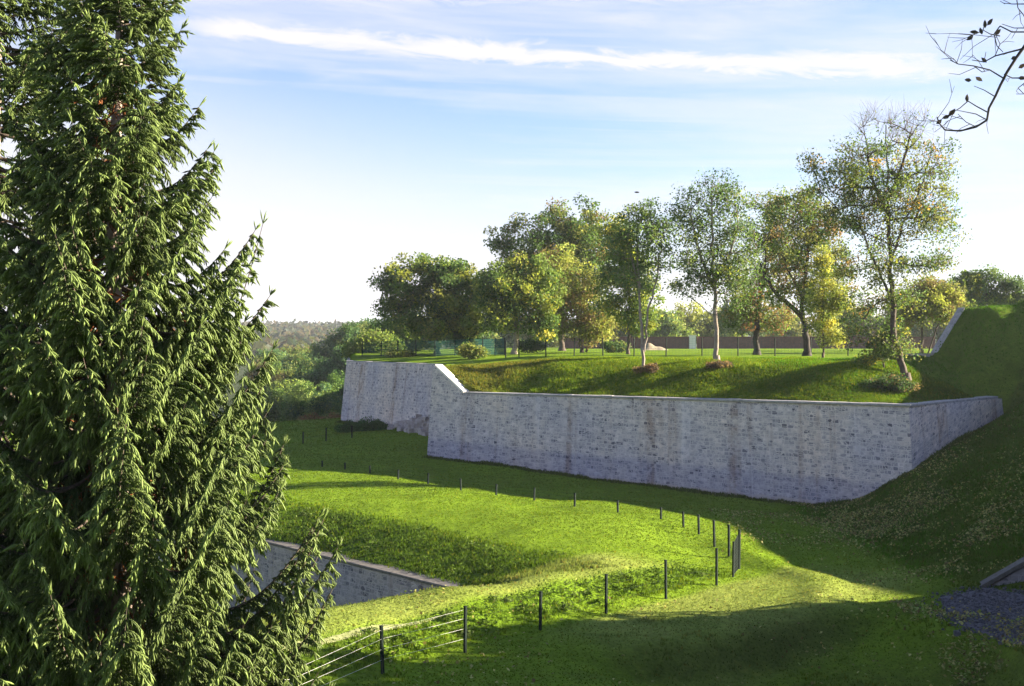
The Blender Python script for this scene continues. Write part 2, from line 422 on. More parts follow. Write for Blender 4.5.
def ground_z(X, Y, relief=True):
    X = np.asarray(X, float); Y = np.asarray(Y, float)
    xc = np.clip(X, -42, 52); yc = np.clip(Y, -12, 145)
    f = tps_eval(fit_front, xc, yc)
    f = np.where(f > 13.0, 13.0 + 3.0 * np.tanh((f - 13.0) / 3.0), f)
    # land falls away beyond the field on the left, then rolls up to far hills
    r = np.hypot(X, Y)
    hill = -5 + 36 * smooth01(250, 2300, r) + 9 * fbm(X, Y, 700, 5) * smooth01(200, 900, r) + 20 * smooth01(900, 3000, r) * fbm(X, Y, 1800, 8)
    wf = np.maximum(smooth01(142, 190, Y), np.maximum(smooth01(46, 120, -X), smooth01(-14, -60, Y) * 0))
    f = f * (1 - wf) + hill * wf
    # ditch in front of the sunken wall
    ins = in_poly(X, Y, DITCH)
    dn = np.minimum.reduce([seg_dist(X, Y, np.array(DITCH[k]), np.array(DITCH[k + 1])) for k in (2, 3, 4, 5)])
    dz = np.maximum(-4.6, 0.95 - 0.95 * dn - 0.25 * np.minimum(dn, 1.5))
    sR = (X - RB[0]) * RD[0] + (Y - RB[1]) * RD[1]
    dR = (X - W0[0]) * RN[0] + (Y - W0[1]) * RN[1]
    cut = ins & (dR < 0.12)
    f = np.where(cut, np.minimum(f, dz), f)
    # a low lynchet crossing the foreground
    if relief:
        lx = (X - 4) * 0.87 + (Y - 44) * 0.49; ly = -(X - 4) * 0.49 + (Y - 44) * 0.87
        f = f - 1.0 * smooth01(1.4, -0.4, ly + 0.5 * np.sin(lx * .45)) * smooth01(-3, 2, lx) * smooth01(13, 9.5, lx) * (Y > 30) * (X < 17)
        # soft rut left of the right-hand slope
        ux = X - (12.2 + 1.2 * np.sin((Y - 52) * .33))
        f = f + 0.28 * np.exp(-(ux / 1.0)**2) * smooth01(50, 54, Y) * smooth01(70, 66, Y)
    # plateau
    ip = in_poly(X, Y, PLAT)
    b = tps_eval(fit_back, np.clip(X, -24, 40), np.clip(Y, 80, 175))
    b = np.where(Y > 160, b + (9.4 - b) * smooth01(160, 180, Y), b)
    b = b + (9.4 - b) * smooth01(42, 60, X)
    b = b + 22 * smooth01(700, 2600, r) + 16 * smooth01(900, 3000, r) * fbm(X, Y, 1800, 8)
    dm = (X - MP[0]) * MN[0] + (Y - MP[1]) * MN[1]         # >0: on the mound side of the kerb
    um = (X - MP[0]) * MU[0] + (Y - MP[1]) * MU[1]
    mz = 9.72 + 1.08 * um + 0.0 * dm
    mz = np.where(mz > 12.6, 12.6 + 0.75 * np.tanh((mz - 12.6) / 0.75), mz)
    mz = mz + 0.12 * np.maximum(-um, 0)
    b2 = np.where(dm > 0, np.maximum(b, mz), b)
    dw = np.minimum.reduce([seg_dist(X, Y, WL[k], WL[k + 1]) for k in range(4)] + [seg_dist(X, Y, WL[0], np.array([-24.5, 190.]))])
    dside = np.minimum(seg_dist(X, Y, WL[4], np.array([41., 99.])), seg_dist(X, Y, np.array([41., 99.]), np.array([60., 112.])))
    wside = smooth01(0.0, 4.0, dside)
    inner = np.maximum(f, b2) * wside + f * (1 - wside)
    use = ip & ((dw > 1.0) | (dside < 1.0))
    z = np.where(use, np.where(dside < 4, inner, b2), f)
    if relief:
        near = smooth01(400, 150, r)
        z = z + near * (0.75 * fbm(X * 1.0, Y * .7, 7.0, 12) * smooth01(-20, -15, X) * smooth01(12, 8, X) * smooth01(58, 64, Y) * smooth01(92, 84, Y) + 0.18 * fbm(X, Y, 4.0, 2) + 0.06 * fbm(X, Y, 0.9, 3))
    return z

def gz(x, y): return float(ground_z(np.array([float(x)]), np.array([float(y)]))[0])

def hit(px, py, d0=30., d1=160.):
    """point where the sight line through a pixel first meets the ground"""
    D = np.linspace(d0, d1, 1600)
    X = (px - CX) / F * D; Z = H - (py - CY) / F * D
    g = ground_z(X, D)
    k = np.argmax(g >= Z)
    return np.array([X[k], D[k], g[k]])

def grow(a, step, n, k=1.13, lim=9999):
    out = []; 
    for i in range(n):
        a += step; out.append(a); step *= k
        if abs(a) > lim: break
    return out
xs = np.concatenate([np.array(grow(-30, -.5, 60, 1.12, 4000))[::-1], np.arange(-30, 46, .38), grow(45.7, .5, 60, 1.12, 4000)])
ys = np.concatenate([np.array(grow(29, -.6, 22, 1.1, 120))[::-1], np.arange(29, 146, .38), grow(145.8, .5, 60, 1.11, 6000)])
GX, GY = np.meshgrid(xs, ys)
GZ = ground_z(GX, GY)
nx, ny = len(xs), len(ys)
V = np.stack([GX, GY, GZ], -1).reshape(-1, 3)
idx = np.arange(nx * ny).reshape(ny, nx)
Q = np.stack([idx[:-1, :-1], idx[:-1, 1:], idx[1:, 1:], idx[1:, :-1]], -1).reshape(-1, 4)

LAWN = np.array([0.114, 0.186, 0.010]); ROUGH = np.array([0.066, 0.118, 0.009]); LEAFY_SHADE = np.array([0.023, 0.034, 0.006]); FOREST = np.array([0.045, 0.060, 0.028])
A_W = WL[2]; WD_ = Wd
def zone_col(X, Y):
    """turf colour: mown lawn, rough bank, leaf-strewn slope darkened for its shade, far wooded land"""
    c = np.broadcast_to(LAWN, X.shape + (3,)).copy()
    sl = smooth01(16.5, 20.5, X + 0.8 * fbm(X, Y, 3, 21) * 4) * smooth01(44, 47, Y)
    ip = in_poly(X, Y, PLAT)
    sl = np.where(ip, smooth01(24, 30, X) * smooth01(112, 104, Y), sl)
    c = c + (LEAFY_SHADE - c) * (sl * np.where(ip, .42, .58))[..., None]  # leaf litter tone, darkened so slope and mound face look shaded
    dR = (X - W0[0]) * RN[0] + (Y - W0[1]) * RN[1]; sR = (X - W0[0]) * RD[0] + (Y - W0[1]) * RD[1]
    bank = smooth01(6.0, 3.0, dR + 2.5 * fbm(X, Y, 3, 31)) * (dR > -0.5) * smooth01(21, 18, sR) * (1 - ip)
    c = c + (ROUGH - c) * (bank * 0.9)[..., None]
    dw = np.minimum.reduce([seg_dist(X, Y, WL[k], WL[k + 1]) for k in range(2, 4)])
    bk = ip * smooth01(11, 8, dw) * (1 - sl)
    c = c + (ROUGH * np.array([1.5, 1.35, 1.0]) - c) * (bk * 0.7 * (0.5 + 0.9 * (fbm(X, Y, 2.2, 41) + .5)).clip(0, 1))[..., None]
    bs = (X - F0[0]) * FD[0] + (Y - F0[1]) * FD[1]; bd = (X - F0[0]) * FN[0] + (Y - F0[1]) * FN[1]
    pale = smooth01(1.6, 2.1, bd) * smooth01(5.0, 4.2, bd) * smooth01(-8, -4, bs) * smooth01(26, 19, bs)
    pale = np.maximum(pale, smooth01(-.6, -1.4, bd) * smooth01(-9, -6, bd) * smooth01(9, 14, bs) * smooth01(33, 27, bs)) * (.6 + .8 * (fbm(X, Y, 2.2, 51) + .5))
    c = c + (np.array([.185, .225, .045]) - c) * (np.clip(pale, 0, 1) * .85 * (1 - sl) * (1 - ip))[..., None]
    fs = smooth01(-.2, .25, bd) * smooth01(1.95, 1.55, bd) * smooth01(-8, -4, bs) * smooth01(27, 24, bs)
    c = c + (ROUGH * np.array([1.15, 1.2, 1.2]) - c) * (fs * (.15 + .6 * (fbm(X, Y, 1.6, 52) + .5)))[..., None]
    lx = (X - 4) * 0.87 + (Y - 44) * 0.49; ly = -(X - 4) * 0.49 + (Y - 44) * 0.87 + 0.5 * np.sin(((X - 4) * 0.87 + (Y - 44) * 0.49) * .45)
    face = np.exp(-((ly - .4) / .9)**2) * smooth01(-3, 2, lx) * smooth01(14, 10, lx)  # dark band on the lynchet face; its shade is put into the colour
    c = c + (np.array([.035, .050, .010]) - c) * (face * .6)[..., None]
    patch = smooth01(.56, .72, fbm(X, Y, 2.6, 53) + .5) * smooth01(52, 48, Y)
    c = c + (np.array([.060, .090, .014]) - c) * (patch * .35)[..., None]
    low = smooth01(6, 13, X + 2 * fbm(X, Y, 4, 47)) * smooth01(49, 45, Y) * (1 - sl) * (1 - ip)
    c = c + (np.array([.055, .062, .014]) - c) * (low * .35)[..., None]
    tw = (X - A_W[0]) * WD_[0] + (Y - A_W[1]) * WD_[1]
    dry = ip * smooth01(8, 3.5, tw) * smooth01(-1, 1, tw) * smooth01(12, 8, dw)
    c = c + (np.array([.17, .135, .035]) - c) * (dry * .45)[..., None]
    near = smooth01(43, 40, Y) * (1 - sl)
    c = c + (ROUGH * 1.2 - c) * (near * 0.25)[..., None]
    r = np.hypot(X, Y)
    far = np.maximum(smooth01(150, 190, Y) * (1 - ip), smooth01(260, 420, r))
    c = c + (FOREST - c) * far[..., None]
    return c
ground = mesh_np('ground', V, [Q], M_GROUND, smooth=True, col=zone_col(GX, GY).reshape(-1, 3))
tag(ground, kind='structure')

# gravel patch at the mouth of the cutting, worn edge along the bank
def drape(name, poly_fn, x0, x1, y0, y1, st, lift, mat):
    gx, gy = np.meshgrid(np.arange(x0, x1, st), np.arange(y0, y1, st))
    z = ground_z(gx, gy) + lift
    keep = poly_fn(gx, gy)
    idx = np.arange(gx.size).reshape(gx.shape)
    m = keep[:-1, :-1] & keep[1:, :-1] & keep[:-1, 1:] & keep[1:, 1:]
    q = np.stack([idx[:-1, :-1], idx[:-1, 1:], idx[1:, 1:], idx[1:, :-1]], -1)[m]
    used, inv = np.unique(q, return_inverse=True)
    V = np.stack([gx, gy, z], -1).reshape(-1, 3)[used]
    return tag(mesh_np(name, V, [inv.reshape(-1, 4)], mat, smooth=True), kind='structure')

GRAV = [hit(*p)[:2] for p in ((938, 598), (985, 588), (1022, 594))] + [np.array([26, 50.5]), np.array([26, 45])] + [hit(*p)[:2] for p in ((1022, 646), (985, 637), (950, 622))]
drape('gravel_path', lambda x, y: in_poly(x + .25 * fbm(x, y, .5, 60), y + .5 * fbm(x, y, .7, 61), GRAV), 14, 27, 42, 56, .09, .035, M_GRAVEL)
def strip(x, y):
    s = (x - F0[0]) * FD[0] + (y - F0[1]) * FD[1]; d = (x - F0[0]) * FN[0] + (y - F0[1]) * FN[1]
    return (s > -1.5) & (s < 9.5) & (np.abs(d - 1.55 + .25 * fbm(x, y, 1.5, 66)) < .17 * smooth01(9.5, 4, s) + .03)
drape('path', strip, -9, 4, 37, 50, .06, .03, M_PATH)

# ------------------------------------------------------------------ masonry
def offset_line(pl, d):
    """offset polyline to the left of its direction by d (mitred)"""
    pl = np.asarray(pl, float); out = []
    for i in range(len(pl)):
        ns = []
        if i > 0: e = pl[i] - pl[i-1]; ns.append(np.array([-e[1], e[0]]) / np.linalg.norm(e))
        if i < len(pl) - 1: e = pl[i+1] - pl[i]; ns.append(np.array([-e[1], e[0]]) / np.linalg.norm(e))
        n = sum(ns) / len(ns); n = n / (n @ n)
        out.append(pl[i] + n * d)
    return np.array(out)

def resample(pl, vals, step):
    pl = np.asarray(pl, float); s = np.concatenate([[0], np.cumsum(np.linalg.norm(np.diff(pl, axis=0), axis=1))])
    t = np.unique(np.concatenate([np.arange(0, s[-1], step), s]))
    return np.stack([np.interp(t, s, pl[:, 0]), np.interp(t, s, pl[:, 1])], 1), np.interp(t, s, vals), t

def wall_mesh(name, foot, zbot, ztop, zref, batter, thick, mat, parent, step=0.6, rough=0.02, nv=14):
    """battered masonry wall: foot polyline, back side to the left; front face is a fine sheet with slight unevenness"""
    pl, zt, s = resample(foot, ztop, step)
    s_in = np.concatenate([[0], np.cumsum(np.linalg.norm(np.diff(np.asarray(foot), axis=0), axis=1))])
    zb = np.interp(s, s_in, zbot); zr = np.interp(s, s_in, zref)
    n = len(pl)
    tg_ = np.gradient(pl, axis=0); tg_ /= np.linalg.norm(tg_, axis=1, keepdims=True); segn = np.stack([-tg_[:, 1], tg_[:, 0]], 1)
    rows = []; uv = []
    for k in range(nv + 1):
        z = zb + (zt - zb) * k / nv
        jit = rough * 2 * fbm(s * 1.0, z, .5, 71) if k < nv else 0 * s
        zc_ = np.interp(s_in, s, z)
        off = np.array([offset_line(foot, batter * (zc_[i] - zref[i]))[i] for i in range(len(foot))])
        p = np.stack([np.interp(s, s_in, off[:, 0]), np.interp(s, s_in, off[:, 1])], 1)
        p = p + segn * jit[:, None]
        rows.append(np.column_stack([p, z])); uv.append(np.column_stack([s, z - zr]))
    bk = offset_line(foot, thick); back_t = np.stack([np.interp(s, s_in, bk[:, 0]), np.interp(s, s_in, bk[:, 1])], 1)
    rows.append(np.column_stack([back_t, zt])); uv.append(np.column_stack([s, zt - zr + thick]))
    rows.append(np.column_stack([back_t, zb])); uv.append(np.column_stack([s, zt - zr + thick + 4]))
    V = np.concatenate(rows); U = np.concatenate(uv); m = len(rows)
    id_ = np.arange(m * n).reshape(m, n)
    q = np.stack([id_[:-1, :-1], id_[:-1, 1:], id_[1:, 1:], id_[1:, :-1]], -1).reshape(-1, 4)
    wrap = np.stack([id_[-1, :-1], id_[-1, 1:], id_[0, 1:], id_[0, :-1]], -1).reshape(-1, 4)
    ends = [id_[:, 0][::-1][None], id_[:, -1][None]]
    return mesh_np(name, V, [q, wrap] + ends, mat, parent, uv=U)

def cope_mesh(name, front_line, z, over, width, h, mat, parent, slab_l=1.25):
    """a run of separate coping slabs with open joints and slightly uneven beds"""
    pl = np.asarray(front_line, float); z = np.broadcast_to(z, len(pl)).astype(float)
    a = offset_line(pl, -over); b = offset_line(pl, width); acc = Acc(); r_ = np.random.default_rng(len(name) + len(pl))
    q = np.array([[0,1,7,6],[1,2,8,7],[2,3,9,8],[3,4,10,9],[4,5,11,10],[5,0,6,11]]); e0 = np.array([[5,4,3,2,1,0]]); e1 = np.array([[6,7,8,9,10,11]])
    for k in range(len(pl) - 1):
        L = np.linalg.norm(pl[k+1] - pl[k]); n = max(1, int(L / slab_l)); cuts = np.linspace(0, 1, n + 1); cuts[1:-1] += r_.normal(0, .12 / n, n - 1)
        for j in range(n):
            g = .008 / L; dz = r_.normal(0, .008); do = r_.normal(0, .012)
            V = []
            for t in (cuts[j] + g * (j > 0), cuts[j+1] - g * (j < n - 1)):
                A_ = a[k] + (a[k+1] - a[k]) * t; B_ = b[k] + (b[k+1] - b[k]) * t; d = (B_ - A_) / np.linalg.norm(B_ - A_); A_ = A_ + d * do
                zz = z[k] + (z[k+1] - z[k]) * t; hh = h + dz
                for (pp, zv) in ((A_ + d * .02, 0), (A_, .03), (A_, hh - .03), (A_ + d * .025, hh), (B_, hh + .01), (B_, 0)): V.append((pp[0], pp[1], zz + zv))
            V = np.array(V); acc.add(V, q); acc.F.append(e0 + acc.n - 12); acc.F.append(e1 + acc.n - 12)
    return acc.build(name, mat, parent)

BAT = 0.10
# long face with the step at its far end, and the return running into the slope
A, B, C = WL[2], WL[3], WL[4]
sw = empty('rampart_wall', (A[0], A[1], 1.3))
tag(sw, 'long grey stone rampart wall with vertical brown stains along the moat', 'wall')
def rel(o, e):
    o.matrix_parent_inverse = e.matrix_world.inverted() if False else o.matrix_parent_inverse
    return o
def child(o, e):
    """keep a child built in world coordinates in place under its empty"""
    me = o.data
    co = np.empty(len(me.vertices) * 3, dtype=np.float32); me.vertices.foreach_get('co', co)
    co = co.reshape(-1, 3) - np.array(e.location, dtype=np.float32); me.vertices.foreach_set('co', co.reshape(-1)); me.update()
    o.parent = e
    return o
s1, s2 = 0.6, 3.3
foot = [A, A + Wd * s1, A + Wd * s2, B, C]
child(wall_mesh('wall_body', foot, [-.5, -.5, -.5, -.8, 3], [8.55, 8.55, 6.50, 6.50, 6.50], [1.38, 1.38, 1.2, 0.0, 4.5], BAT, 1.35, M_WALL, None), sw)
top_off = offset_line([A, B, C], BAT * 5.6)
tA = top_off[0]; e = (top_off[1] - top_off[0]); e /= np.linalg.norm(e)
child(cope_mesh('coping', [tA + e * 3.35, top_off[1], top_off[2]], 6.502, .07, .75, .15, M_COPE, None), sw)
# pale sloped coping on the step
p0 = tA + e * 0.45; p1 = tA + e * 3.30
def ramp_cope(p0, z0, p1, z1, over, width, h, mat, name):
    d = (p1 - p0) / np.linalg.norm(p1 - p0); n = np.array([-d[1], d[0]])
    V = []
    for (p, z) in ((p0, z0), (p1, z1)):
        for (o, zz) in ((-over, 0), (-over, h), (width, h), (width, 0)):
            q = p + n * o; V.append((q[0], q[1], z + zz))
    q = np.array([[0,1,5,4],[1,2,6,5],[2,3,7,6],[3,0,4,7],[3,2,1,0],[4,5,6,7]])
    return mesh_np(name, np.array(V), [q], mat)
sc_ = child(ramp_cope(p0, 8.57, p1, 6.53, .08, .85, .2, M_COPEW, 'sloped_coping'), sw)
tag(sc_, 'pale sloped coping')
# set-back flank beyond
fw = empty('flank_wall', (WL[1][0], WL[1][1], 2))
tag(fw, 'high pale battered stone wall at the far left end of the rampart, ragged at its foot', 'wall')
farend = np.array([-23.3, 180.0])
child(wall_mesh('wall_body', [farend, WL[0], WL[1], A + np.array([.1, .9])], [-1, -1, -1, -1], [8.5, 8.5, 8.5, 8.5], [2, 2.0, 2.0, 1.4], BAT, 1.3, M_WALL2, None, rough=.03), fw)
tf = offset_line([farend, WL[0], WL[1], A + np.array([.1, .9])], BAT * 6.6)
child(cope_mesh('coping', tf, 8.502, .03, .7, .07, M_COPE, None), fw)
# fallen facing at the foot of the flank: a spill of rough stones
acc = Acc()
for k in range(130):
    t = rng.beta(2, 1.3); along_ = WL[0] + (WL[1] - WL[0]) * (0.50 + 0.5 * t)
    n = np.array([-(WL[1] - WL[0])[1], (WL[1] - WL[0])[0]]); n = -n / np.linalg.norm(n)
    out = abs(rng.normal(0, .35)); p = along_ + n * out
    h = max(0, 2.0 * t - out * 1.5) * rng.random()
    sz = rng.uniform(.14, .34)
    V, Q = boxes_np([[p[0], p[1], gz(p[0], p[1]) + h + sz * .3]], sz * rng.uniform(.8, 1.5), sz, sz * rng.uniform(.5, .9), rng.uniform(0, 3))
    V = V + rng.normal(0, sz * .16, V.shape)
    acc.add(V, Q)
child(acc.build('rubble', M_RUBBLE), fw)

# sunken wall of the ditch
rw = empty('ditch_wall', (W0[0], W0[1], 0)); tag(rw, 'sunken bluish stone retaining wall of the grassy ditch behind the spruce', 'wall')
# its back lies to the left of the direction RA->RB
RBX = W1 + RD * 5.5
ftr = [RA - RN * .55, RBX - RN * .55]
zt = [-.05 + (-.0), .25]
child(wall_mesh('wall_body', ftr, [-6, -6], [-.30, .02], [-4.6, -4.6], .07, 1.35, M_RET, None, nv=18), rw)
t2 = offset_line(ftr, .07 * 4.4)
child(cope_mesh('coping', t2, np.array([-.298, .022]), .05, .9, .12, M_COPED, None), rw)

# stone kerb up the edge of the mound, with the low kerb at its foot
kb = empty('mound_end_wall', (MP[0], MP[1], 9)); tag(kb, 'low stone end wall of the grassy mound with a slanting pale coping', 'wall')
pP = P(934, 352.5, 101.0); pQ = P(961.5, 307.5, 102.7)
d = (pQ - pP); hd = d[:2] / np.linalg.norm(d[:2]); hn = np.array([-hd[1], hd[0]])
def slab(a, b, w, h, mat, name):
    d = (b - a)[:2]; d = d / np.linalg.norm(d); n = np.array([-d[1], d[0]])
    V = []
    for p in (a, b):
        for (o, zz) in ((-w, -h), (-w, 0), (w, 0), (w, -h)):
            V.append((p[0] + n[0] * o, p[1] + n[1] * o, p[2] + zz))
    q = np.array([[0,1,5,4],[1,2,6,5],[2,3,7,6],[3,0,4,7],[3,2,1,0],[4,5,6,7]])
    return mesh_np(name, np.array(V), [q], mat)
child(slab(pP, pQ, .33, .22, M_COPE, 'coping'), kb)
body = mesh_np('wall_body', np.array([(p[0] + hn[0] * o, p[1] + hn[1] * o, z) for p, z in ((pP, None), (pQ, None)) for o in (-.24, .24) for z in (8.3, p[2] - .22)]),
               [np.array([[0,1,5,4],[2,6,7,3],[0,4,6,2],[1,3,7,5],[0,2,3,1],[4,5,7,6]])], M_WALL2, uv=np.zeros((8, 2)))
child(body, kb)
k2 = P(905, 353.5, 101.6)
lk = slab(np.array([k2[0], k2[1], k2[2]]), np.array([pP[0] - .25, pP[1] + .1, k2[2]]), .16, .5, M_COPE, 'stone_kerb'); tag(lk, 'low pale stone kerb at the foot of the mound end wall', 'kerb')

# wing wall by the gravel
g0 = hit(991, 587); 
ww = empty('wing_wall', g0); tag(ww, 'small stone wing wall with sloped coping beside the gravel patch', 'wall')
q0 = np.array([g0[0], g0[1]]); q1 = q0 + np.array([3.4, -.9])
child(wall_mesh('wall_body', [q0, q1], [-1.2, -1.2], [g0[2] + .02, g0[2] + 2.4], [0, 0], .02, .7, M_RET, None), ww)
child(ramp_cope(q0 - np.array([.35, -.1]), g0[2] - .10, q1, g0[2] + 2.42, .10, .75, .17, M_COPED, 'coping'), ww)

# brick wall, white pillar and sand heap far across the plateau
D0 = 255
bw = empty('brick_wall', P(680, 347, D0)); tag(bw, 'long low dull red brick wall across the far side of the plateau', 'wall')
za = gz((680-CX)/F*D0, D0)
for (xa, xb) in ((560, 688), (697, 930)):
    a = P(xa, 0, D0); b = P(xb, 0, D0 + 3)
    V, Q = boxes_np([[(a[0]+b[0])/2, D0, za + .7]], (b[0]-a[0])/2, .18, 1.55); child(mesh_np('brick_panel', V, [Q], M_BRICK), bw)
    V, Q = boxes_np([[(a[0]+b[0])/2, D0, za + 2.30]], (b[0]-a[0])/2, .26, .05); child(mesh_np('brick_coping', V, [Q], M_BRICK), bw)
pl_ = P(692.5, 0, D0 - .5)
V, Q = boxes_np([[pl_[0], D0 - .3, za + .75]], .62, .5, 1.75); V2, Q2 = boxes_np([[pl_[0], D0 - .3, za + 2.56]], .72, .6, .06)
gp = empty('gate_pillar', (pl_[0], D0 - .3, za)); tag(gp, 'white rendered pillar in the gap of the far brick wall', 'pillar')
child(mesh_np('shaft', V, [Q], M_WHITE), gp); child(mesh_np('cap', V2, [Q2], M_WHITE), gp)
hp = P(655, 347, 200); hz = gz(hp[0], 200)
gx, gy = np.meshgrid(np.linspace(-5, 5, 40), np.linspace(-3, 3, 24))
hgt = 1.9 * np.exp(-((gx + 1.6) / 1.5)**2 - (gy / 1.4)**2) + .9 * np.exp(-((gx - 1.3) / 1.6)**2 - (gy / 1.3)**2) + .25 * fbm(gx, gy, .8, 81) - .12
idx = np.arange(gx.size).reshape(gx.shape); q = np.stack([idx[:-1, :-1], idx[:-1, 1:], idx[1:, 1:], idx[1:, :-1]], -1).reshape(-1, 4)
sh_ = mesh_np('sand_heap', np.stack([gx, gy, hgt], -1).reshape(-1, 3), [q], M_SAND, smooth=True); sh_.location = (hp[0], 200, hz); sh_.scale = (.62, .62, .62)
tag(sh_, 'pale heap of sand on the far lawn in front of the brick wall', 'heap')

# ------------------------------------------------------------------ fences
def post_mesh(acc_, x, y, z0, z1, r=.03):
    V, Q = boxes_np([[x, y, (z0 + z1) / 2]], r, r, (z1 - z0) / 2, .85); return V, Q

def fence_posts(e, pts, tops, r=.042):
    for (p, zt) in zip(pts, tops):
        V, Q = boxes_np([[p[0], p[1], (p[2] - .3 + zt) / 2]], r, r, (zt - p[2] + .3) / 2, .85)
        V[4:, :2] += rng.normal(0, .022, 2)
        Vc, Qc = boxes_np([[V[4:, 0].mean(), V[4:, 1].mean(), zt + .012]], r * 1.25, r * 1.25, .014, .85)
        child(mesh_np('post', np.concatenate([V, Vc]), [np.concatenate([Q, Qc + 8])], M_POST), e)

def wires(e, pts, tops, fr, r, mat, sag=.02):
    for f in fr:
        a0, a1 = [], []
        for k in range(len(pts) - 1):
            za = pts[k][2] + (tops[k] - pts[k][2]) * f; zb = pts[k+1][2] + (tops[k+1] - pts[k+1][2]) * f
            n = 5
            for j in range(n):
                t0, t1 = j / n, (j + 1) / n
                q = lambda t: np.array([pts[k][0] + (pts[k+1][0] - pts[k][0]) * t, pts[k][1] + (pts[k+1][1] - pts[k][1]) * t, za + (zb - za) * t - sag * 4 * t * (1 - t)])
                a0.append(q(t0)); a1.append(q(t1))
        V, Q = tubes(a0, a1, np.full(len(a0), r), np.full(len(a0), r), 5)
        child(mesh_np('wire', V, [Q], mat), e)

def from_pix(lst, d1=160.):
    pts, tops = [], []
    for (x, yt, yb) in lst:
        p = hit(x, yb, 34., d1); pts.append(p); tops.append(H - (yt - CY) / F * p[1])
    return pts, tops
nearpix = [(291, 668, 712), (383, 626, 674), (465, 606.5, 653), (540, 592, 631), (606, 574.5, 614), (666, 560.5, 599), (716.5, 549, 585.5)]
npts, ntops = from_pix(nearpix)
# one more post hidden by the spruce
q = npts[0] * 2 - npts[1]; q[2] = gz(q[0], q[1]); npts = [q] + npts; ntops = [q[2] + 1.5] + ntops
nf = empty('wire_fence', npts[2]); tag(nf, 'dark post and bright wire fence along the foot of the near grass bank', 'fence')
fence_posts(nf, npts, ntops)
wires(nf, npts[:4], ntops[:4], (.30, .52, .74), .0034, M_WIRE, .008)
wires(nf, npts[:4], ntops[:4], (.93,), .0028, M_WIRE, .008)
wires(nf, npts[3:], ntops[3:], (.3, .52, .74, .93), .0035, M_POST)

farpix = [(322, 461, 467), (345, 463, 469.5), (370, 466, 473.5), (398, 470, 479), (428, 473.5, 484), (461, 479, 490.5), (496, 484.5, 495), (534, 488, 500.5), (574.5, 493.5, 506.5), (618, 500.5, 512.5),
          (661, 507.5, 519), (683.5, 512, 527), (699, 515, 534.5), (714.6, 520.6, 547), (729, 525, 557), (739, 530, 569)]
fpts, ftops = from_pix(farpix)
ff = empty('wire_fence', fpts[8]); tag(ff, 'row of short dark fence posts crossing the far side of the field', 'fence')
fence_posts(ff, fpts, ftops, .046)
wires(ff, fpts, ftops, (.35, .68, .95), .0035, M_POST, .005)

# mesh gate closing the corner between the two fences
ga, gb = hit(733, 577), hit(738.2, 571)
gt = empty('gate', ga); tag(gt, 'dark green mesh gate at the corner where the two field fences meet', 'gate')
za_, zb_ = H - (542 - CY) / F * ga[1], H - (532 - CY) / F * gb[1]
fence_posts(gt, [ga], [za_], .04)
a0, a1 = [], []
for k in range(19):
    t = k / 18; x = ga[0] + (gb[0] - ga[0]) * t; y = ga[1] + (gb[1] - ga[1]) * t
    z0 = ga[2] + (gb[2] - ga[2]) * t + .08; z1 = za_ + (zb_ - za_) * t - .1
    a0.append((x, y, z0)); a1.append((x, y, z1))
for k in range(12):
    t = k / 11; a0.append((ga[0], ga[1], ga[2] + .08 + (za_ - ga[2] - .2) * t)); a1.append((gb[0], gb[1], gb[2] + .08 + (zb_ - gb[2] - .2) * t))
V, Q = tubes(a0, a1, np.full(len(a0), .009), np.full(len(a0), .009), 4)
child(mesh_np('mesh_panel', V, [Q], M_POST), gt)

# far-left fence at the end of the field
lpix = [(303, 432, 444), (326, 428, 441.5), (352, 426, 438)]
lp, lt = from_pix(lpix, 200)
lf = empty('wire_fence', lp[1]); tag(lf, 'short dark fence at the left end of the field beyond the spruce', 'fence')
fence_posts(lf, lp, lt, .045); wires(lf, lp, lt, (.5, .95), .006, M_POST, .01)

# green panel fence on the plateau
def panel_fence(label, posts, h, pitch, mat, wr, kind='mesh_fence'):
    e = empty(kind, posts[0]); tag(e, label, 'fence')
    tops = [p[2] + h for p in posts]
    fence_posts(e, posts, tops, .042)
    for k in range(len(posts) - 1):
        a, b = np.array(posts[k]), np.array(posts[k+1]); L = np.linalg.norm((b - a)[:2]); n = max(6, int(L / pitch))
        a0 = []; a1 = []
        for j in range(1, n):
            p = a + (b - a) * j / n; a0.append(p + [0, 0, .06]); a1.append(p + [0, 0, h - .04])
        for j in range(8):
            zz = .08 + (h - .14) * j / 7; a0.append(a + [0, 0, zz]); a1.append(b + [0, 0, zz])
        V, Q = tubes(a0, a1, np.full(len(a0), wr), np.full(len(a0), wr), 4)
        child(mesh_np('mesh_panel', V, [Q], mat), e)
    return e
def plat_pts(lst):
    o = []
    for (x, D) in lst:
        X = (x - CX) / F * D; o.append(np.array([X, D, gz(X, D)]))
    return o
fa = plat_pts([(362, 152), (381, 150.5), (398, 149), (416, 147), (435, 145), (455, 143), (470, 140), (483, 137), (495, 134), (505, 131)])
panel_fence('teal mesh panel fence on top of the far left wall, running back from it', fa, 1.75, .11, M_TEAL, .016)
fb = plat_pts([(505.6, 124.5), (519, 123.5), (546, 122.5), (574, 121.5), (603, 121), (634, 120.5), (666, 120), (702, 120), (738, 120), (775, 120), (811, 120), (848, 120), (884, 120), (920, 120)])
panel_fence('thin green mesh fence across the plateau lawn in front of the trees', fb, 1.65, .30, M_TEAL, .0045)

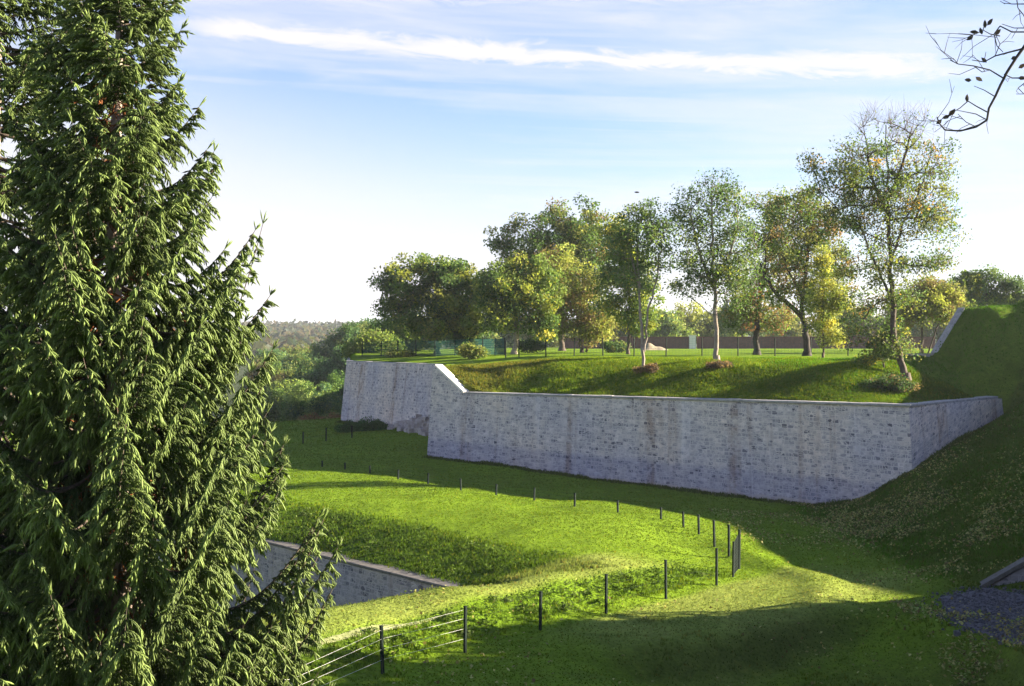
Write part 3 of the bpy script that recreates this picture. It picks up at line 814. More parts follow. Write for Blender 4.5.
# ------------------------------------------------------------------ foliage
def leaf_quads(C, size, up=.35, aspect=.62, rs=None, droop=0.0):
    n = len(C); rs = rs or rng
    d = rs.normal(0, 1, (n, 3)); d[:, 2] -= droop; d /= np.linalg.norm(d, axis=1, keepdims=True)
    nr = rs.normal(0, 1, (n, 3)); nr[:, 2] += up * 3; nr -= d * np.sum(nr * d, 1, keepdims=True); nr /= np.linalg.norm(nr, axis=1, keepdims=True) + 1e-9
    s = np.cross(nr, d)
    L = (size * rs.uniform(.65, 1.3, n))[:, None]; W = L * aspect * .5
    p0 = C - d * L * .5; p2 = C + d * L * .5
    mid = C + nr * L * .06
    V = np.stack([p0, mid + s * W - d * L * .05, p2, mid - s * W - d * L * .05], 1).reshape(-1, 3)
    Q = np.arange(n * 4).reshape(n, 4)
    return V, Q

def build_skeleton(stems, targets, rs, seg=.55, alpha=.25):
    """stems: list of (points, radii); targets joined to the nearest part of the growing skeleton"""
    nodes = []; par = []; fixed = []; pl = []
    for (pts, rad) in stems:
        prev = -1; 
        for k, p in enumerate(pts):
            nodes.append(p); fixed.append(rad[k]); 
            if k == 0:
                if nodes and len(nodes) > 1 and stems.index((pts, rad)) > 0 if False else False: pass
                prev_i = -1
            par.append(prev); prev = len(nodes) - 1
            pl.append(0 if k == 0 else pl[prev - 1] + np.linalg.norm(np.array(p) - nodes[prev - 1]) if k else 0)
    base_n = len(nodes)
    cap = base_n + len(targets) * 14 + 10
    NN = np.zeros((cap, 3)); NN[:base_n] = nodes; PL = np.zeros(cap); PL[:base_n] = pl
    n = base_n
    T = np.asarray(targets)
    d0 = np.min(np.linalg.norm(T[:, None] - NN[None, :base_n], axis=2), axis=1)
    tipnode = np.zeros(len(T), int)
    for ti in np.argsort(d0):
        t = T[ti]
        dv = t - NN[:n]; dist = np.linalg.norm(dv, axis=1)
        cost = dist + alpha * PL[:n] + .5 * np.maximum(-dv[:, 2], 0) + (dist < .15) * 5
        # starting low on the stem is fine, starting at the ground is not
        k = int(np.argmin(cost)); p = NN[k]; L = dist[k]
        m = max(1, min(12, int(L / seg)))
        side = rs.normal(0, 1, 3) * L * .07; sag = np.array([0, 0, L * .07])
        prev = k
        for j in range(1, m + 1):
            f = j / m; q = p + (t - p) * f + (side + sag) * math.sin(math.pi * f)
            NN[n] = q; PL[n] = PL[prev] + L / m; par.append(prev); fixed.append(0); prev = n; n += 1
        tipnode[ti] = prev
    return NN[:n], np.array(par), np.array(fixed), tipnode, base_n

def tree_at(name, label, bx, D, lobes, n_clump, leaf, per, palette, weights, stems_px, trunk_r, bark=None, group=None, clump_r=.6, bare=(), seed=1, cat='tree', twigs=3, flat=.75, base_z=None, yoff=0.0, depth=.85, tipmin=.010, sunk=.15, dens=None, by=None):
    rs = np.random.default_rng(seed)
    if by is not None: D = hit(bx, by, 84. if by > 378 else 92.)[1]
    X0 = (bx - CX) / F * D
    z0 = gz(X0, D) if base_z is None else base_z
    base = np.array([X0, D, z0])
    e = empty(name, base); tag(e, label, cat, group)
    k = D / F
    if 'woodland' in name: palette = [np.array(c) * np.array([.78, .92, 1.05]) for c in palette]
    # clump targets in the crown's lobes
    lob = np.array([(l[0], l[1], l[2], l[3]) for l in lobes], float)
    vol = (lob[:, 2] * lob[:, 3]); 
    if dens is not None: vol = vol * np.array(dens)
    pr = vol / vol.sum()
    which = rs.choice(len(lob), n_clump, p=pr)
    u = rs.normal(0, 1, (n_clump, 3)); u /= np.linalg.norm(u, axis=1, keepdims=True)
    rad = rs.uniform(0, 1, n_clump) ** .42
    ctr = np.array([P(l[0], l[1], D) for l in lob]); ctr[:, 1] += yoff + rs.uniform(-.25, .25, len(lob)) * lob[:, 2] * k
    rr = np.stack([lob[:, 2] * k, lob[:, 2] * k * depth, lob[:, 3] * k], 1)
    T = ctr[which] + u * rad[:, None] * (rr[which] * 1.06 - clump_r * .25).clip(.2)
    T[:, 2] = np.maximum(T[:, 2], z0 + .25)
    stems = []
    for (pxs, r0, r1) in stems_px:
        pts = [P(a, b, D) + np.array([0, (c[0] if len(c) else 0), 0]) for (a, b, *c) in pxs]
        if pxs[0][1] >= 900: pts[0] = base - np.array([0, 0, sunk])     # 900+ = starts in the ground
        # resample smoothly
        pts = np.array(pts); s = np.concatenate([[0], np.cumsum(np.linalg.norm(np.diff(pts, axis=0), axis=1))])
        m = max(3, int(s[-1] / .5)); t = np.linspace(0, s[-1], m)
        q = np.stack([np.interp(t, s, pts[:, j]) for j in range(3)], 1)
        ker = np.array([.25, .5, .25])
        for _ in range(2):
            q[1:-1] = q[:-2] * .25 + q[1:-1] * .5 + q[2:] * .25
        q[1:-1] += rs.normal(0, .03 + r0 * .12, q[1:-1].shape)
        stems.append((list(q), list(np.linspace(r0, r1, m))))
    NN, par, fixed, tip, bn = build_skeleton(stems, T, rs)
    cnt = np.zeros(len(NN)); cnt[tip] += 1
    for i in range(len(NN) - 1, -1, -1):
        if par[i] >= 0: cnt[par[i]] += cnt[i]
    r = np.maximum(fixed, np.minimum(trunk_r * .55, tipmin * np.maximum(cnt, 1) ** .55))
    for i in range(bn, len(NN)):
        if par[i] >= 0: r[i] = min(r[i], r[par[i]] * .95 + .002)
    ii = np.where(par >= 0)[0]
    P0, P1, r0, r1 = NN[par[ii]], NN[ii], r[par[ii]].copy(), r[ii]
    side = (par[ii] < bn) & (ii >= bn); r0[side] = np.minimum(r0[side], r1[side] * 1.5)
    fl = fixed[ii] > .07
    acc = Acc()
    V, Q = tubes(P0[~fl], P1[~fl] + (P1[~fl] - P0[~fl]) * .06, r0[~fl], r1[~fl], 5); acc.add(V, Q)
    if fl.any():
        V, Q = tubes(P0[fl], P1[fl] + (P1[fl] - P0[fl]) * .05, r0[fl], r1[fl], 9); acc.add(V, Q)
    # root flare
    V, Q = tubes([base - [0, 0, .25]], [base + [0, 0, .45]], [fixed[0] * 1.7], [fixed[0] * 1.02], 9); acc.add(V, Q)
    # fine twigs inside every clump
    nt_ = twigs
    a0 = np.repeat(NN[tip], nt_, axis=0); dv = rs.normal(0, 1, a0.shape); dv[:, 2] += .5
    isb = np.zeros(len(which), bool)
    for b in bare: isb |= which == b
    dv[np.repeat(isb, nt_), 2] += 1.2
    dv /= np.linalg.norm(dv, axis=1, keepdims=True)
    ln = clump_r * rs.uniform(.6, 1.5, len(a0)) * np.where(np.repeat(isb, nt_), 1.7, 1)
    V, Q = tubes(a0, a0 + dv * ln[:, None], np.full(len(a0), tipmin * .8), np.full(len(a0), tipmin * .35), 3); acc.add(V, Q)
    acc.build('trunk', bark or M_BARK, e, smooth=True, origin=base)
    # leaves
    pal = np.array(palette) * np.array([1.85, 2.15, 1.75]); 
    cp = rs.choice(len(pal), n_clump, p=np.array(weights) / sum(weights))
    num = rs.poisson(per * 1.9, n_clump); num[isb] = (num[isb] * .08).astype(int)
    rep = np.repeat(np.arange(n_clump), num)
    off = rs.normal(0, 1, (len(rep), 3)); ol = np.linalg.norm(off, axis=1, keepdims=True); off = off / ol * np.minimum(ol, 1.9) * .66
    off[:, 2] *= flat
    csz = clump_r * rs.uniform(.7, 1.3, n_clump)
    Cn = NN[tip][rep] + off * csz[rep][:, None]
    # some leaves take a neighbour colour
    ci = cp[rep].copy(); sw_ = rs.random(len(rep)) < .07; ci[sw_] = rs.choice(len(pal), sw_.sum(), p=np.array(weights) / sum(weights))
    col = pal[ci] * (rs.uniform(.75, 1.3, len(rep)) * rs.uniform(.8, 1.2, n_clump)[rep])[:, None]
    V, Q = leaf_quads(Cn, leaf * 1.08, rs=rs)
    mesh_np('crown', V, [Q], M_LEAF, e, col=np.repeat(col, 4, axis=0), origin=base)
    return e

G1 = (.050, .075, .018); G2 = (.085, .105, .022); G3 = (.035, .055, .018); OL = (.12, .11, .028); YE = (.24, .19, .03); OR = (.26, .13, .02); BR = (.12, .075, .03); BG = (.070, .098, .038); PY = (.20, .19, .05); RU = (.15, .07, .035); GD = (.15, .145, .025)

GRP = 'trees on the plateau behind the rampart wall'
tree_at('walnut_tree', 'broad rounded dark green tree with yellowing top, standing behind the teal mesh fence', 437, 152,
        [(425, 288, 48, 32), (398, 300, 28, 26), (457, 298, 36, 40), (432, 322, 50, 24), (470, 320, 24, 24), (440, 270, 36, 16)], 300, .34, 60, [G3, G1, G2, GD, OL], [4, 4, 3, 3, 2],
        [([(437, 999), (438, 330), (435, 300)], .34, .16)], .34, group=GRP, clump_r=.95, seed=3)
tree_at('oak_tree', 'tall olive tree with two rounded tops rising behind the lower crowns', 562, 178,
        [(572, 222, 34, 26), (545, 240, 42, 26), (505, 240, 22, 15), (590, 248, 28, 32), (560, 275, 48, 30), (520, 262, 24, 18)], 330, .36, 48, [G3, G1, OL, BR, G2], [3, 4, 3, 1.2, 2],
        [([(562, 999), (560, 310), (562, 260), (570, 225)], .42, .12), ([(562, 310), (540, 265), (510, 245)], .2, .08)], .42, group=GRP, clump_r=1.0, seed=4)
tree_at('ash_tree', 'round bushy tree on a bare leaning trunk near the corner of the fence', 514, 142,
        [(513, 284, 32, 28), (502, 305, 26, 28), (535, 292, 26, 34), (540, 325, 18, 16)], 230, .30, 60, [G3, G1, G2, GD, YE], [2.5, 3.5, 3.5, 3, .8],
        [([(514, 999), (517, 330), (516, 300), (520, 275)], .30, .12)], .3, bark=M_BARKP, group=GRP, clump_r=.85, seed=5)
tree_at('hawthorn_tree', 'brownish olive tree hanging low to the lawn between round trees and slender stems', 582, 150,
        [(568, 292, 30, 36), (597, 305, 28, 38), (560, 265, 24, 20), (585, 330, 36, 16), (555, 318, 18, 22)], 260, .27, 42, [OL, BR, GD, G2, PY], [4, 3, 3, 2, 1.5],
        [([(582, 999), (578, 320), (572, 285)], .2, .08), ([(586, 352), (598, 320), (600, 290)], .14, .06)], .2, group=GRP, clump_r=.85, seed=6)
tree_at('ash_tree', 'mid green upright tree with yellow lower leaves, directly behind the slender pale trunks', 628, 134,
        [(628, 255, 27, 36), (620, 228, 20, 20), (640, 300, 22, 30), (612, 290, 20, 30), (640, 322, 22, 14)], 220, .26, 46, [G1, G2, GD, BG, YE], [3, 4, 3, 1, .8],
        [([(628, 999), (630, 310), (627, 250)], .17, .06)], .17, group=GRP, clump_r=.75, seed=7)
tree_at('birch_tree', 'slender young tree with several pale stems and an airy crown on the bank', 643.5, 97,
        [(638, 226, 24, 22), (622, 250, 18, 20), (658, 240, 22, 26), (640, 275, 24, 22), (668, 262, 16, 16), (648, 210, 14, 10)], 120, .19, 34, [BG, G1, BG, G2], [4, 3, 2, 2],
        [([(643.5, 999), (642, 330), (639, 290), (637, 215)], .13, .03), ([(644, 352), (648, 310), (657, 280), (662, 235)], .09, .025), ([(643, 358), (641, 320), (640, 290), (628, 245)], .06, .02)], .13, bark=M_BARKP, group=GRP, clump_r=.62, seed=8, twigs=4, by=371)
tree_at('ash_tree', 'tall blue green ash on one straight pale trunk at the edge of the bank', 717, 100,
        [(712, 190, 30, 22), (694, 215, 26, 26), (730, 215, 28, 28), (740, 250, 22, 30), (703, 250, 34, 28), (735, 285, 28, 26), (690, 285, 22, 18), (720, 270, 30, 24)], 290, .19, 27, [BG, G1, GD, G2, G3], [4, 3, 1.2, 3, 1.2],
        [([(717, 999), (716, 320), (713, 260), (712, 185)], .20, .04), ([(714, 290), (700, 255), (690, 215)], .07, .03), ([(714, 285), (730, 255), (738, 225)], .07, .03), ([(715, 318), (694, 300), (680, 290)], .05, .015)], .2, bark=M_BARKP, group=GRP, clump_r=.72, seed=9, by=361)
tree_at('cherry_tree', 'dark trunked rusty topped tree, second from the largest tree, leaning a little right', 757, 126,
        [(775, 205, 22, 22), (768, 245, 26, 34), (758, 295, 26, 28), (785, 265, 22, 30), (742, 315, 20, 16), (775, 320, 22, 16)], 230, .22, 36, [RU, BR, OL, G1, G2], [1.2, 1.8, 3, 3.5, 3],
        [([(757, 999), (757, 320), (762, 280), (772, 230)], .32, .10), ([(758, 310), (748, 285), (742, 262)], .12, .05)], .32, bark=M_BARKD, group=GRP, clump_r=.75, seed=10)
tree_at('cherry_tree', 'dark tree with crooked spreading limbs and rusty brown crown, beside the largest tree', 807, 118,
        [(798, 208, 34, 24), (822, 235, 28, 30), (800, 250, 32, 28), (786, 290, 22, 24), (835, 275, 22, 26), (815, 300, 26, 22)], 250, .22, 36, [BR, OL, RU, G1, G2], [1.8, 3.5, .8, 3.5, 3],
        [([(807, 999), (806, 330), (800, 312), (782, 300), (765, 278), (760, 262)], .34, .08), ([(803, 318), (803, 290), (808, 255), (812, 225)], .2, .07), ([(804, 300), (790, 275), (782, 255)], .12, .05)], .34, bark=M_BARKD, group=GRP, clump_r=.72, seed=11)
tree_at('poplar_tree', 'narrow yellow green young tree in front of the crooked dark tree', 823, 110,
        [(822, 262, 9, 18), (821, 290, 14, 24), (823, 318, 17, 22), (832, 335, 14, 14), (838, 300, 10, 16)], 130, .18, 44, [YE, GD, PY, G2], [2, 4, 2, 1.5],
        [([(823, 999), (823, 310), (822, 255)], .09, .02)], .09, group=GRP, clump_r=.5, seed=12)
tree_at('maple_tree', 'tallest tree, sparse with orange tinged leaves and bare twiggy top, leaning at the bank corner', 906.5, 83.5,
        [(890, 128, 46, 18), (885, 155, 50, 24), (845, 180, 40, 26), (925, 180, 36, 28), (885, 205, 58, 34), (938, 222, 30, 28), (848, 222, 34, 24), (872, 262, 40, 28), (925, 258, 30, 22), (886, 300, 38, 22), (862, 325, 26, 24), (890, 345, 24, 16), (945, 150, 18, 20), (818, 165, 16, 16)], 420, .17, 38,
        [G1, G2, OL, OR, GD, BR, BG], [4, 4, 3, .8, 1.6, 1.0, 2],
        [([(906.5, 999), (903, 365), (896, 345), (892, 310), (890, 250), (888, 180), (886, 125)], .25, .03), ([(891, 300), (877, 268), (862, 230), (850, 190)], .10, .03), ([(890, 262), (903, 225), (920, 190), (932, 150)], .10, .025), ([(889, 215), (872, 180), (866, 140), (860, 112)], .06, .015), ([(889, 200), (903, 165), (914, 118)], .06, .015)],
        .25, bark=M_BARK, group=GRP, clump_r=.70, seed=13, bare=(0,), twigs=6, tipmin=.012, by=379, dens=[1.3, .8, .8, .8, .9, .7, .8, .8, .7, .6, .6, .5, .45, .4])
tree_at('apple_tree', 'low spreading olive tree on the plateau lawn left of the mound', 922, 138,
        [(925, 302, 32, 24), (905, 312, 18, 20), (948, 305, 22, 22), (935, 288, 20, 12)], 190, .25, 40, [OL, GD, BR, G2], [4, 2, 2, 2],
        [([(922, 999), (921, 325), (924, 300)], .16, .07), ([(928, 354), (938, 325), (945, 305)], .08, .04)], .16, group=GRP, clump_r=.75, seed=14)
tree_at('ash_tree', 'green tree with open top behind the mound, nearest to its stone end wall', 966, 165, [(966, 292, 17, 20), (958, 308, 16, 16), (974, 280, 12, 10)], 95, .30, 36, [BG, G1, G2, GD], [3, 3, 3, 2],
        [([(966, 999), (966, 300), (968, 280)], .16, .05)], .16, group=GRP, clump_r=.7, seed=15)
tree_at('ash_tree', 'green tree with a small rounded tuft on top, behind the grassy mound', 986, 165, [(986, 278, 13, 11), (984, 298, 18, 14), (996, 300, 12, 12)], 80, .30, 36, [BG, G1, G3, G2], [3, 3, 2, 2],
        [([(986, 999), (986, 300), (986, 276)], .16, .05)], .16, group=GRP, clump_r=.7, seed=16)
tree_at('ash_tree', 'green tree behind the mound, cut by the right edge of the picture', 1014, 165, [(1012, 284, 13, 12), (1010, 300, 18, 12), (1026, 296, 16, 16)], 90, .30, 36, [G1, G3, G2, BG], [3, 3, 2, 3],
        [([(1014, 999), (1014, 300), (1012, 282)], .16, .05)], .16, group=GRP, clump_r=.7, seed=17)
# undergrowth shoots at the foot of the large tree, stumps of brush round two trunks
tree_at('sapling', 'leafy sapling with yellow tips growing beside the large tree on the bank', 884, 88, [(880, 345, 16, 16), (868, 358, 12, 10), (893, 330, 12, 14)], 70, .17, 26, [G1, G2, YE, G3], [4, 3, 1, 2],
        [([(884, 999), (882, 340)], .035, .015)], .035, clump_r=.42, seed=18, by=372)

# far trees beyond the brick wall
farlist = [(662, 330, 'grey green'), (690, 322, 'pale yellow green'), (716, 330, 'pale olive'), (742, 318, 'mid green'), (786, 324, 'olive green'), (842, 320, 'yellow green'), (868, 326, 'dark olive'), (606, 322, 'dull green'), (900, 322, 'soft brown green'), (938, 326, 'hazy green'), (470, 334, 'dark green'), (505, 334, 'deep green'), (545, 330, 'shady olive green')]
for i, (x, yt, nm) in enumerate(farlist):
    yt -= 8
    pal = [[BG, G2, PY], [PY, GD, OL], [OL, PY, G2], [G1, G2, BG], [OL, G2, BR], [GD, PY, G2], [G3, OL, G1], [G1, BG, OL], [BR, OL, G2], [BG, G2, OL], [G3, G1, OL], [G1, G3, BG], [G1, OL, G3]][i]
    Dd = 290 + 9 * ((i * 5) % 7)
    tree_at('far_tree', nm + ' tree beyond the far brick wall, seen ' + ['right of the slender stems', 'left of the straight pale trunk', 'behind the straight pale trunk', 'left of the dark trunk', 'between two dark trunks', 'behind the narrow yellow tree', 'left of the tallest tree', 'left of the slender stems', 'right of the tallest trunk', 'close to the slanting pale coping', 'between the two left round crowns', 'behind the bare leaning trunk', 'behind the brownish low hanging tree'][i], x, Dd,
            [(x, yt + 4, 19, 18), (x + 13, yt + 14, 17, 14), (x - 14, yt + 14, 17, 14)], 120, .6, 34, pal, [3, 3, 2], [([(x, 999), (x, yt)], .25, .1)], .25, clump_r=1.3, seed=40 + i, group='trees beyond the far brick wall')

# woods falling away on the left
wood = [(392, 336, 24, 16, 175), (374, 348, 22, 15, 165), (352, 340, 20, 17, 290), (330, 358, 20, 18, 300), (308, 362, 22, 16, 310), (286, 362, 20, 14, 345), (270, 366, 18, 16, 330), (322, 378, 26, 22, 268), (296, 378, 24, 22, 282), (338, 398, 20, 22, 252), (312, 402, 26, 20, 246), (285, 402, 24, 20, 256), (266, 385, 20, 24, 270), (345, 366, 20, 20, 262), (405, 332, 16, 12, 240), (370, 330, 18, 10, 300), (260, 400, 20, 18, 262)]
wl = ['pale bushy tree just behind the teal fence posts', 'yellowish bush standing by the left end of the teal fence', 'grey green tree top at the skyline left of the fence', 'rounded mid green tree above the dark hollow', 'brown tinged tree in the middle of the woods', 'pale tree near the far hill line', 'soft green tree at the spruce edge below the hills',
      'dark rounded tree beside the top corner of the wall', 'large dull green tree between spruce and wall', 'dark tree against the edge of the battered wall', 'pale lit tree low in front of the woods', 'yellow green tree low beside the spruce', 'tall olive tree half hidden by the spruce', 'blue green tree behind the wall corner', 'small pale tree under the broad walnut crown', 'thin grey green tree row end on the skyline', 'dull tree peeping through the spruce tips']
for i, (x, y, rx, ry, Dd) in enumerate(wood):
    pal = [[G2, OL, BG], [OL, G2, GD], [BG, G1, OL], [G1, BG, G2], [BR, OL, G2], [OL, BR, PY], [BG, G2, OL], [G3, G1, BG], [G1, OL, BG], [G3, G1, G2], [G2, PY, BG], [GD, G2, PY], [OL, G2, BR], [BG, G3, G1], [PY, BG, OL], [BG, OL, G2], [G1, OL, G3]][i]
    X0 = (x - CX) / F * Dd
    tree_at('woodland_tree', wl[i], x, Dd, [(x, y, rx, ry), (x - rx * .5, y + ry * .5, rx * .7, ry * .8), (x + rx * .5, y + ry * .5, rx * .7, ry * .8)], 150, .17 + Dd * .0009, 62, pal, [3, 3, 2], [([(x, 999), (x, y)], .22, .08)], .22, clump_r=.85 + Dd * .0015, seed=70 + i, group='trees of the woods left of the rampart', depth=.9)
# wooded hill on the skyline
rs_ = np.random.default_rng(300)
rr_ = rs_.uniform(700, 2300, 2600); uu_ = rs_.uniform(-.30, .02, 2600); X = uu_ * rr_; Y = rr_
Z = ground_z(X, Y); m_ = 9
Cn = np.repeat(np.stack([X, Y, Z + 5], 1), m_, 0) + rs_.normal(0, 1, (2600 * m_, 3)) * [5, 5, 3.2]
V, Q = leaf_quads(Cn, np.full(len(Cn), 6.5), rs=rs_)
cw = np.array([[.045, .065, .025], [.07, .08, .028], [.09, .075, .03], [.035, .055, .03]])[np.repeat(rs_.choice(4, 2600), m_)] * rs_.uniform(.8, 1.2, (len(Cn), 1))
tag(mesh_np('forest', V, [Q], M_LEAF, col=np.repeat(cw, 4, 0)), kind='stuff', label='distant woods on the low bluish hill at the horizon', cat='forest')
# leaf clumps standing in for the shaded grass mound by the flank wall, rusty brush below the woods
def bush(name, label, lobes, D, n, leaf, per, pal, wts, seed, cl=.4, cat='bush', depth=.8, by=None):
    tree_at(name, label, lobes[0][0], D, lobes, n, leaf, per, pal, wts, [([(lobes[0][0], 999), (lobes[0][0], lobes[0][1])], .04, .02)], .05, clump_r=cl, seed=seed, cat=cat, twigs=2, depth=depth, by=by)
bush('grass_mound', 'low dark green shaded grass mound at the foot of the battered far wall', [(352, 431, 13, 9), (366, 429, 13, 11), (378, 430, 9, 10), (344, 433, 7, 7)], 127, 240, .14, 60, [(.022, .05, .012), (.03, .065, .012)], [1, 1], 91, .38)
for i, (x, y, rx, ry, D, lb) in enumerate([(310, 424, 14, 8, 160, 'rusty brown scrub bush beyond the field fence beside the spruce'), (334, 422, 12, 9, 158, 'rusty brown scrub bush touching the edge of the battered wall')]):
    bush('scrub_bush', lb, [(x, y, rx, ry), (x + 7, y + 3, rx * .7, ry * .7)], D, 60, .22, 40, [RU, BR, OL], [2, 3, 2], 93 + i, .6)
bush('scrub_bush', 'brown brush heap round the foot of the pale slender stems', [(652, 368, 8, 5), (640, 372, 6, 4)], 96, 36, .12, 24, [BR, RU, (.06, .04, .03)], [2, 1, 2], 96, .25, by=373)
bush('scrub_bush', 'brown brush heap round the foot of the straight pale trunk', [(717, 366, 12, 5), (726, 366, 6, 4)], 98.5, 44, .12, 24, [BR, RU, (.06, .04, .03)], [2, 1, 2], 97, .25, by=369)
bush('scrub_bush', 'dark weedy brush at the bank corner under the largest tree', [(890, 385, 22, 9), (870, 388, 14, 7), (905, 390, 12, 7)], 84.5, 90, .15, 30, [G3, (.03, .05, .014), BR], [3, 3, 1.4], 98, .35, by=390)
for i, (x, y, D, lb) in enumerate([(398, 356, 146, 'small pale shrub on the grass in front of the teal fence'), (470, 351, 126, 'low yellow green shrub at the inner corner of the teal fence'), (530, 345, 148, 'dark shrub in the shade behind the thin green fence'), (612, 347, 150, 'dark shrub under the brownish low hanging tree')]):
    bush('shrub', lb, [(x, y, 12, 6), (x + 8, y + 1, 8, 5)], D, 46, .2, 40, [[G2, OL, G1], [G2, OL, G1], [G3, G1, G3], [G3, G1, OL]][i], [2, 2, 1], 101 + i, .5)

# ------------------------------------------------------------------ the spruce
def spindles(P0, Dv, L, W):
    """needle-clad shoots: slim six-sided spindles"""
    n = len(P0); n_side = 4
    ref = np.where(np.abs(Dv[:, 2:3]) < .9, np.array([[0, 0, 1.]]), np.array([[1., 0, 0]]))
    a = np.cross(Dv, ref); a /= np.linalg.norm(a, axis=1, keepdims=True); b = np.cross(Dv, a)
    ang = np.arange(n_side) * 2 * np.pi / n_side
    ring = a[:, None] * np.cos(ang)[None, :, None] + b[:, None] * np.sin(ang)[None, :, None]
    v0 = P0[:, None] + ring * (W * .55)[:, None, None]
    v1 = (P0 + Dv * (L * .6)[:, None])[:, None] + ring * W[:, None, None]
    v2 = (P0 + Dv * L[:, None])[:, None]
    V = np.concatenate([v0, v1, v2], 1); m = n_side * 2 + 1
    base = (np.arange(n) * m)[:, None, None]
    i = np.arange(n_side); j = (i + 1) % n_side
    q = np.stack([i, j, j + n_side, i + n_side], 1); t = np.stack([i + n_side, j + n_side, np.full(n_side, 2 * n_side)], 1)
    return V.reshape(-1, 3), (base + q[None]).reshape(-1, 4), (base + t[None]).reshape(-1, 3), m

